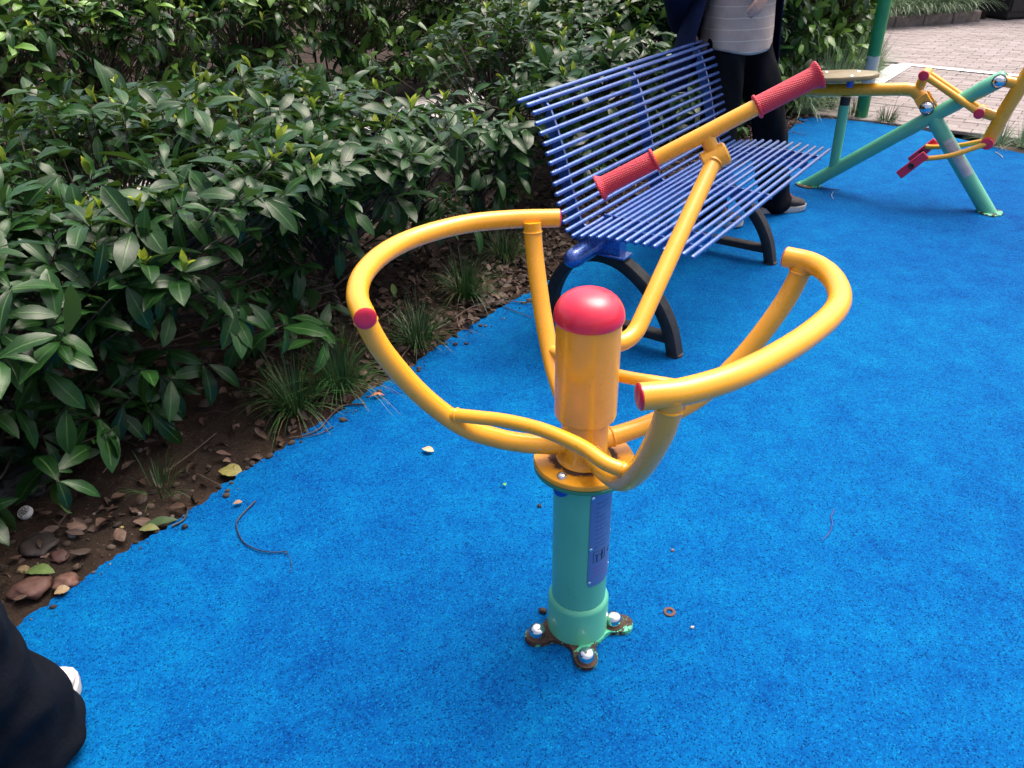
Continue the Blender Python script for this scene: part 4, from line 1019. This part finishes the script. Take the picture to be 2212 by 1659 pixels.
wire('thread', [(2150, 330), (2160, 336), (2166, 342)], .003, (.35, .38, .42), 'short pale thread on rubber at the far right', 'thread')
wire('twig', [(20, 880), (45, 862)], .005, (.35, .28, .2), 'short pale broken twig on soil at the left edge', 'twig', .012)
wire('twig', [(248, 1085), (300, 1060), (372, 1140), (398, 1125), (408, 1100)][2:], .0032, (.02, .02, .022), 'black stub of twig poking onto the rubber', 'twig', .004)

# white game piece with its printed character
P = atz(60, 1120); gz = ground_z(P)
gp = thing('game_piece', 'round white board game piece printed with a character, on dark soil', 'game piece', (P.x, P.y, gz + .012))
tiltm = Matrix.Rotation(math.radians(28), 4, 'X') @ Matrix.Rotation(math.radians(-10), 4, 'Y')
gp.rotation_euler = tiltm.to_euler()
mb = MB(); mb.lathe([(.0165, -.008), (.0190, -.006), (.0195, 0), (.0190, .005), (.0170, .0075), (.012, .0080)], 40); mb.build('disc', plain('white_plastic_disc', (.62, .61, .58), .45, .08, 60), gp)
tc = bpy.data.curves.new('character', 'FONT'); tc.body = '\u7832'; tc.size = .026; tc.align_x = 'CENTER'; tc.align_y = 'CENTER'; tc.extrude = .0003
to = bpy.data.objects.new('character', tc); C.objects.link(to)
dg = bpy.context.evaluated_depsgraph_get(); dg.update()
tm = bpy.data.meshes.new_from_object(to.evaluated_get(dg)); bpy.data.objects.remove(to)
print('glyph verts', len(tm.vertices))
ch = bpy.data.objects.new('character', tm); C.objects.link(ch); tm.materials.clear(); tm.materials.append(plain('black_ink', (.02, .02, .025), .5)); ch.parent = gp
ch.location = (0, 0, .0083); ch.rotation_euler = (0, 0, math.radians(140))

# ------------------------------------------------------------------ people
SKIN = plain('skin', (.50, .29, .20), .5, .1, 30, 0, .1)
HAIR = plain('dark_hair', (.015, .013, .012), .45, .3, 80, 0, .3)
def cloth(name, col, var=.25, scale=18):
    t = NT(name); co = t.co(); f = t.noise(co, scale, 5, .6); wv = t.noise(co, 600, 2)
    t.set(Base_Color=t.ramp(f, [(.3, tuple(x * (1 - var) for x in col)), (.7, tuple(min(1, x * (1 + var)) for x in col))]), Roughness=.85, Specular_IOR_Level=.10)
    t.bump(t.math('ADD', t.math('MULTIPLY', f, 2.0), t.math('MULTIPLY', wv, .2)), .5, .006); return t.m
TROUS = cloth('black_trouser_cloth', (.005, .0055, .0075)); NAVY = cloth('navy_jacket_cloth', (.006, .011, .036)); NAVYT = cloth('dark_navy_trouser_cloth', (.005, .0065, .010))
def mk_shirt():
    t = NT('striped_shirt'); co = t.co(); sx = t.n('ShaderNodeSeparateXYZ'); t.link(co, sx.inputs[0])
    ph = t.math('FRACT', t.math('MULTIPLY', t.math('ADD', sx.outputs[2], t.math('MULTIPLY', t.noise(co, 7, 2), .012)), 1 / .047))
    st = t.ramp(ph, [(.45, 0), (.48, .9), (.52, .9), (.55, 0)])
    c = t.ramp(t.noise(co, 12, 4), [(.3, (.40, .31, .255)), (.7, (.49, .39, .325))])
    t.set(Base_Color=t.mix(st, c, (.66, .56, .44)), Roughness=.9, Specular_IOR_Level=.2); t.bump(t.math('ADD', t.noise(co, 16, 4), t.math('MULTIPLY', t.noise(co, 500, 2), .1)), .5, .012); return t.m
SHIRT = mk_shirt()
def limb(mb, P, R, seg=16):
    P = spline(P, 4); n = len(P); m = len(R) - 1
    rr = []
    for i in range(n):
        t_ = i / (n - 1) * m; k = min(int(t_), m - 1); rr.append(R[k] + (R[k + 1] - R[k]) * (t_ - k))
    mb.tube(P, rr, seg); mb.ellipsoid(P[0], (rr[0],) * 3, 12, 8); mb.ellipsoid(P[-1], (rr[-1],) * 3, 12, 8)
def hand(mb, wrist, fwd, palm, thumbside, curl=.6, s=1.0):
    """palm plus five separate bent fingers; fwd: pointing way, palm: palm normal, thumbside: side of the thumb"""
    fwd = fwd.normalized(); palm = (palm - fwd * palm.dot(fwd)).normalized(); sd = (thumbside - fwd * thumbside.dot(fwd) - palm * thumbside.dot(palm)).normalized()
    c0 = wrist; c1 = wrist + fwd * .088 * s
    for k in range(4):
        o = sd * (.030 - .0195 * k) * s; base = c1 + o + fwd * (.004 if k in (1, 2) else -.004) * s
        mb.tube([c0 + o * .55, c0 + o * .8 + fwd * .04 * s, base], [.013 * s, .013 * s, .0105 * s], 10)
        L_ = (.072, .080, .074, .058)[k] * s; d = fwd; p = base; pts = [p]
        for seg_, a in ((.45, curl * .6), (.30, curl * .9), (.25, curl * .6)):
            d = (d * math.cos(a) + palm * math.sin(a)).normalized(); palm2 = palm; p = p + d * L_ * seg_; pts.append(p)
            palm = (palm - d * palm.dot(d)).normalized()
        mb.tube(pts, [.0098 * s, .0092 * s, .0085 * s, .0070 * s], 10); mb.ellipsoid(pts[-1], (.0070 * s,) * 3, 8, 6)


        palm = _palm0(fwd, palm, sd)
    t0 = c0 + sd * .022 * s + fwd * .018 * s; t1 = t0 + (sd * .75 + fwd * .6 + palm * .2).normalized() * .038 * s; t2 = t1 + (fwd * .9 + sd * .2 + palm * .35).normalized() * .030 * s; t3 = t2 + (fwd + palm * .4).normalized() * .022 * s
    mb.tube([t0, t1, t2, t3], [.014 * s, .0115 * s, .0100 * s, .0080 * s], 10); mb.ellipsoid(t3, (.008 * s,) * 3, 8, 6)
def _palm0(fwd, palm, sd):
    p = fwd.cross(sd).normalized(); return p if p.dot(palm) > 0 else -p

def shoe(root, heel, toe, upper, sole, lace, name='shoe', wd=.045, laces=True):
    d = (toe - heel); L_ = d.length; d.normalize(); s_ = Vector((-d.y, d.x, 0)); up = Vector((0, 0, 1))
    sect = [(0, .62, .055), (.04, .78, .075), (.16, .82, .090), (.30, .80, .092), (.42, .86, .078), (.58, .98, .060), (.74, 1.0, .050), (.88, .82, .040), (.96, .55, .030), (1.0, .22, .018)]
    mb = MB(); rings = []
    for t_, w_, h_ in sect:
        c = heel + d * (L_ * t_); ww = wd * w_
        rings.append([c + s_ * (ww * math.cos(a) * (1 if math.sin(a) < .35 else .93 - .30 * max(0, math.sin(a) - .35))) + up * (.022 + max(0, h_ * (.5 + .5 * math.sin(a)))) for a in [2 * PI * k / 18 - PI / 2 for k in range(18)]])
    mb.loft(rings); sh = mb.build(name, upper, root, ang=70)
    mb = MB(); rings = []
    for t_, w_, h_ in sect:
        c = heel + d * (L_ * (t_ * 1.015 - .007)); ww = wd * w_ * 1.08 + .001; lift = .010 * max(0, (t_ - .75) / .25) ** 2
        rings.append([c + s_ * x * ww + up * z for x, z in ((-.94, .001 + lift), (-1.02, .012 + lift), (-1, .030 + lift * .5), (1, .030 + lift * .5), (1.02, .012 + lift), (.94, .001 + lift))])
    mb.loft(rings); mb.build('sole', sole, sh, ang=50)
    if laces:
        mb = MB()
        for k in range(4):
            t_ = .36 + k * .075; h_ = .022 + (.090 - .075 * (t_ - .30) / .3 * .42); c = heel + d * (L_ * t_) + up * (h_ + .004)
            mb.tube([c - s_ * .022 - up * .010, c + up * .003 + d * .004, c + s_ * .022 - up * .010], .0024, 6)
            mb.tube([c + s_ * .022 - up * .010, c + d * .012 + up * .002, c - s_ * .020 - up * .012 + d * .022], .0022, 6)
        mb.build('laces', lace, sh)
    return sh

def person(label, hip, face, feet, knees, hands_, palms, elbows, mats, shirt_mat, trousers, shoe_up, shoe_sole, lace_mat, leg_r=(.098, .075, .066), hem=(), wide=1.0, laces=True):
    """hip: pelvis centre; face: facing direction; feet: [(heel, toe)] right then left"""
    root = thing('person', label, 'person', (hip.x, hip.y, 0)); O = Vector((hip.x, hip.y, 0))
    f = Vector((face[0], face[1], 0)).normalized(); rt = Vector((f.y, -f.x, 0)); up = Vector((0, 0, 1)); H = hip - O
    chest = H + up * .36 + f * .01; neck = H + up * .545; headc = H + up * .705 + f * .03
    sh = [chest + up * .13 + rt * .175, chest + up * .13 - rt * .175]
    mb = MB()
    # head, neck, torso, arms, legs: one merged skin
    mb.ellipsoid(headc, (.076, .098, .115), 24, 16, Matrix((rt, f, up)).transposed()); mb.ellipsoid(headc - up * .055 + f * .03, (.058, .062, .062), 16, 10, Matrix((rt, f, up)).transposed())
    mb.tube([headc + f * .088 + up * .015, headc + f * .108 - up * .012, headc + f * .112 - up * .028, headc + f * .088 - up * .032], [.009, .013, .016, .012], 10)
    for q in (-1, 1):
        mb.ellipsoid(headc + rt * .078 * q - up * .01 - f * .008, (.010, .018, .031), 10, 8, Matrix((rt, f, up)).transposed())
    for q in (-1, 1): mb.ellipsoid(headc + f * .086 - up * .060 + rt * .012 * q, (.018, .008, .006), 10, 6, Matrix((rt, f, up)).transposed())
    limb(mb, [neck - up * .06, neck + up * .08], [.058, .050])
    Rb = Matrix((rt, f, up)).transposed()
    mb.ellipsoid(chest, (.165, .105, .20), 20, 14, Rb); mb.ellipsoid(H + up * .14, (.150, .105, .19), 20, 12, Rb); mb.ellipsoid(H, (.160, .11, .12), 20, 12, Rb)
    for k in (0, 1):
        W_ = Vector(hands_[k]) - O; E_ = Vector(elbows[k]) - O
        limb(mb, [sh[k], (sh[k] + E_) / 2, E_], [.055, .047, .040]); limb(mb, [E_, (E_ + W_) / 2 + (E_ - W_) * .1, W_], [.040, .036, .026])
        fd = Vector(palms[k][0]); hand(mb, W_ + (W_ - E_).normalized() * .005, fd, Vector(palms[k][1]), Vector(palms[k][2]), palms[k][3])
        hj = H + rt * (.085 if k == 0 else -.085) - up * .03; K = Vector(knees[k]) - O; A = Vector(feet[k][0]) - O; A = A + (Vector(feet[k][1]) - Vector(feet[k][0])).normalized() * .065 + up * .085
        limb(mb, [hj, (hj + K) / 2, K], [.080, .068, .052]); limb(mb, [K, (K + A) / 2, A], [.050, .047, .034])
    body = mb.build('body', SKIN, root); remesh(body, .0065, 5, .5)
    # face details and hair
    for q in (-1, 1):
        mb = MB(); mb.ellipsoid(headc + f * .086 + rt * .031 * q + up * .012, (.012, .008, .007), 12, 8, Rb); mb.build('eye', plain('eye_dark', (.03, .02, .018), .2), root)
        mb = MB(); mb.tube([headc + f * .092 + rt * .014 * q + up * .030, headc + f * .090 + rt * .034 * q + up * .036, headc + f * .078 + rt * .050 * q + up * .030], .0035, 6); mb.build('eyebrow', HAIR, root)
    mb = MB(); mb.ellipsoid(headc + up * .030 - f * .022, (.085, .098, .102), 22, 14, Rb); mb.build('hair', HAIR, root)
    # trousers
    mb = MB(); mb.ellipsoid(H + up * .0, (.172, .128, .13), 20, 12, Rb)
    for k in (0, 1):
        hj = H + rt * (.088 if k == 0 else -.088) - up * .04; K = Vector(knees[k]) - O; A = Vector(feet[k][0]) - O; fd = (Vector(feet[k][1]) - Vector(feet[k][0])).normalized()
        A = A + fd * .075 + up * .055
        limb(mb, [hj, (hj + K) / 2, K, (K + A) / 2, A + up * .02], [leg_r[0], leg_r[0] * .96, leg_r[1], leg_r[1] * .98, leg_r[2]], 22)
    tr = mb.build('trousers', trousers, root); remesh(tr, .009, 5, .5)
    me = tr.data; nvx = len(me.vertices); co_ = np.empty(nvx * 3); me.vertices.foreach_get('co', co_); co_ = co_.reshape(-1, 3)
    nr_ = np.empty(nvx * 3); me.vertex_normals.foreach_get('vector', nr_); nr_ = nr_.reshape(-1, 3)
    amp = np.array([.007 * mnoise.noise(Vector((p[0] * 16 + p[2] * 3, p[1] * 16, p[2] * 5))) + .0045 * math.sin(p[2] * 46 + 3 * mnoise.noise(Vector(p) * 7)) * max(0, 1 - p[2] / .5) for p in co_])
    me.vertices.foreach_set('co', (co_ + nr_ * amp[:, None] * 2.0).ravel()); me.update()
    # shirt
    mb = MB(); rings = []
    hemz = -.085
    for z, a, b in ((hemz, .190, .150), (hemz + .012, .192, .152), (0, .188, .150), (.10, .180, .142), (.2, .178, .138), (.32, .182, .130), (.42, .180, .120), (.485, .150, .10), (.52, .095, .075), (.535, .066, .062)):
        ring = []
        for k in range(48):
            an = 2 * PI * k / 48
            w_ = 1 + .030 * math.sin(an * 5 + z * 6) * max(0, 1 - (z + .1) / .35) + .012 * math.sin(an * 9 + z * 20)
            p = H + rt * (a * math.cos(an) * w_ * wide) + f * (b * math.sin(an) * w_ * wide) + up * (z + .012 * math.sin(an * 3 + 1) * max(0, -z / .085))
            ring.append(p)
        rings.append(ring)
    mb.loft(rings, False, False)
    for k in (0, 1):
        E_ = Vector(elbows[k]) - O; limb(mb, [sh[k] - up * .01, sh[k].lerp(E_, .5), sh[k].lerp(E_, .80)], [.072, .066, .062], 18)
    shv = mb.build('shirt', shirt_mat, root); sm = shv.modifiers.new('thick', 'SOLIDIFY'); sm.thickness = .003
    for k in (0, 1): shoe(root, Vector(feet[k][0]) - O, Vector(feet[k][1]) - O, shoe_up, shoe_sole, lace_mat, laces=laces)
    return root, O, f, rt, H

GREYSHOE = plain('brown_grey_suede', (.030, .025, .028), .8, .25, 50); SOLEW = plain('pale_sole', (.50, .46, .40), .6); REDLACE = plain('red_lace', (.45, .08, .07), .7)
HIP = Vector((1.075, 3.955, .90)); FACE = (.62, -.78)
lh = Vector((1.318, 3.999, 0)); lt = Vector((1.565, 4.030, 0)); rh = Vector((.965, 3.93, 0)); rtn = rh + Vector((.20, -.16, 0))
fv = Vector((*FACE, 0)).normalized(); rv_ = Vector((fv.y, -fv.x, 0))
HR = aty(1588, -14, 3.84); 
RW = HIP + rv_ * .21 - fv * .16 + Vector((0, 0, .02)); LW = HIP + rv_ * .10 + fv * .205 + Vector((0, 0, .215))
RE = HIP + rv_ * .34 - fv * .09 + Vector((0, 0, .19)); LE = HIP - rv_ * .255 + fv * .04 + Vector((0, 0, .19))
pr, PO, pf, prt, PHh = person('person in open navy jacket, striped grey shirt and black trousers behind the bench', HIP, FACE, [(rh, rtn), (lh, lt)],
    [HIP + rv_ * .10 + fv * .04 - Vector((0, 0, .42)), (HIP - rv_ * .10).lerp(lh + Vector((.06, 0, .1)), .5) + fv * .03],
    [RW, LW], [(fv * .25 - rv_ * .1 - Vector((0, 0, 1)), -rv_, fv, .6), (rv_ * .45 + fv * .05 - Vector((0, 0, .8)), -fv, Vector((0, 0, .6)) + rv_ * .8, .30)],
    [RE, LE], None, SHIRT, TROUS, GREYSHOE, SOLEW, REDLACE, leg_r=(.104, .086, .084))
# open navy jacket: back and side panels round the torso, front left open, with sleeves
up_ = Vector((0, 0, 1)); mb = MB(); rings = []
for z, a_, b_ in ((-.235, .262, .215), (-.222, .266, .217), (-.12, .255, .205), (0, .242, .192), (.12, .232, .182), (.24, .225, .172), (.36, .222, .160), (.45, .205, .145), (.52, .130, .105), (.56, .080, .078)):
    ring = []
    for k in range(61):
        an = math.radians(150 + (360 + 8 - 150) * k / 60); dg_ = (math.degrees(an) + 180) % 360 - 180
        flare = .125 * math.exp(-((dg_ + 8) / 42) ** 2) * max(0, min(1, (.30 - z) / .35)); w_ = 1 + .035 * math.sin(an * 7 + z * 5) * max(0, 1 - (z + .2) / .4)
        ring.append(PHh + prt * ((a_ * w_ + flare) * math.cos(an)) + pf * ((b_ * w_ + flare * .5) * math.sin(an)) + up_ * (z + .01 * math.sin(an * 4)))
    rings.append(ring)
mb.loft(rings, False, False, closed=False); jk = mb.build('jacket', NAVY, pr, ang=180); m_ = jk.modifiers.new('thick', 'SOLIDIFY'); m_.thickness = .008
for E_, W_, q in ((RE, RW, 1), (LE, LW, -1)):
    S_ = PHh + up_ * .49 + prt * .175 * q; mb = MB(); limb(mb, [S_, S_.lerp(E_ - PO, .5) + prt * .012 * q, E_ - PO], [.080, .076, .070], 18); limb(mb, [E_ - PO, (E_ - PO).lerp(W_ - PO, .5), (E_ - PO).lerp(W_ - PO, .93)], [.070, .065, .058], 18)
    sv = mb.build('sleeve', NAVY, jk); remesh(sv, .008, 4, .5)

# walker at the left of the photographer
WH = plain('white_shoe_leather', (.50, .47, .45), .5, .06)
wh = Vector((-.968, .865, 0)); wt = Vector((-.955, 1.122, 0)); w2h = Vector((-1.20, .36, 0)); w2t = Vector((-1.19, .63, 0))
HP2 = Vector((-1.06, .50, .92))
person('person in black trousers and white shoes stepping in at the lower left corner', HP2, (.04, 1.0), [(w2h + Vector((.39, 0, 0)) * 0, w2t), (wh, wt)][::-1],
    [Vector((-.93, .835, .50)), Vector((-1.17, .56, .48))],
    [Vector((-.80, .62, .80)), Vector((-1.33, .46, .80))], [(Vector((0, .3, -1)), Vector((-1, 0, 0)), Vector((0, 1, 0)), .5), (Vector((0, .3, -1)), Vector((1, 0, 0)), Vector((0, 1, 0)), .5)],
    [Vector((-.795, .47, 1.08)), Vector((-1.34, .46, 1.08))], None, cloth('plain_dark_shirt', (.03, .032, .04)), NAVYT, WH, WH, WH, leg_r=(.108, .108, .128), laces=False)
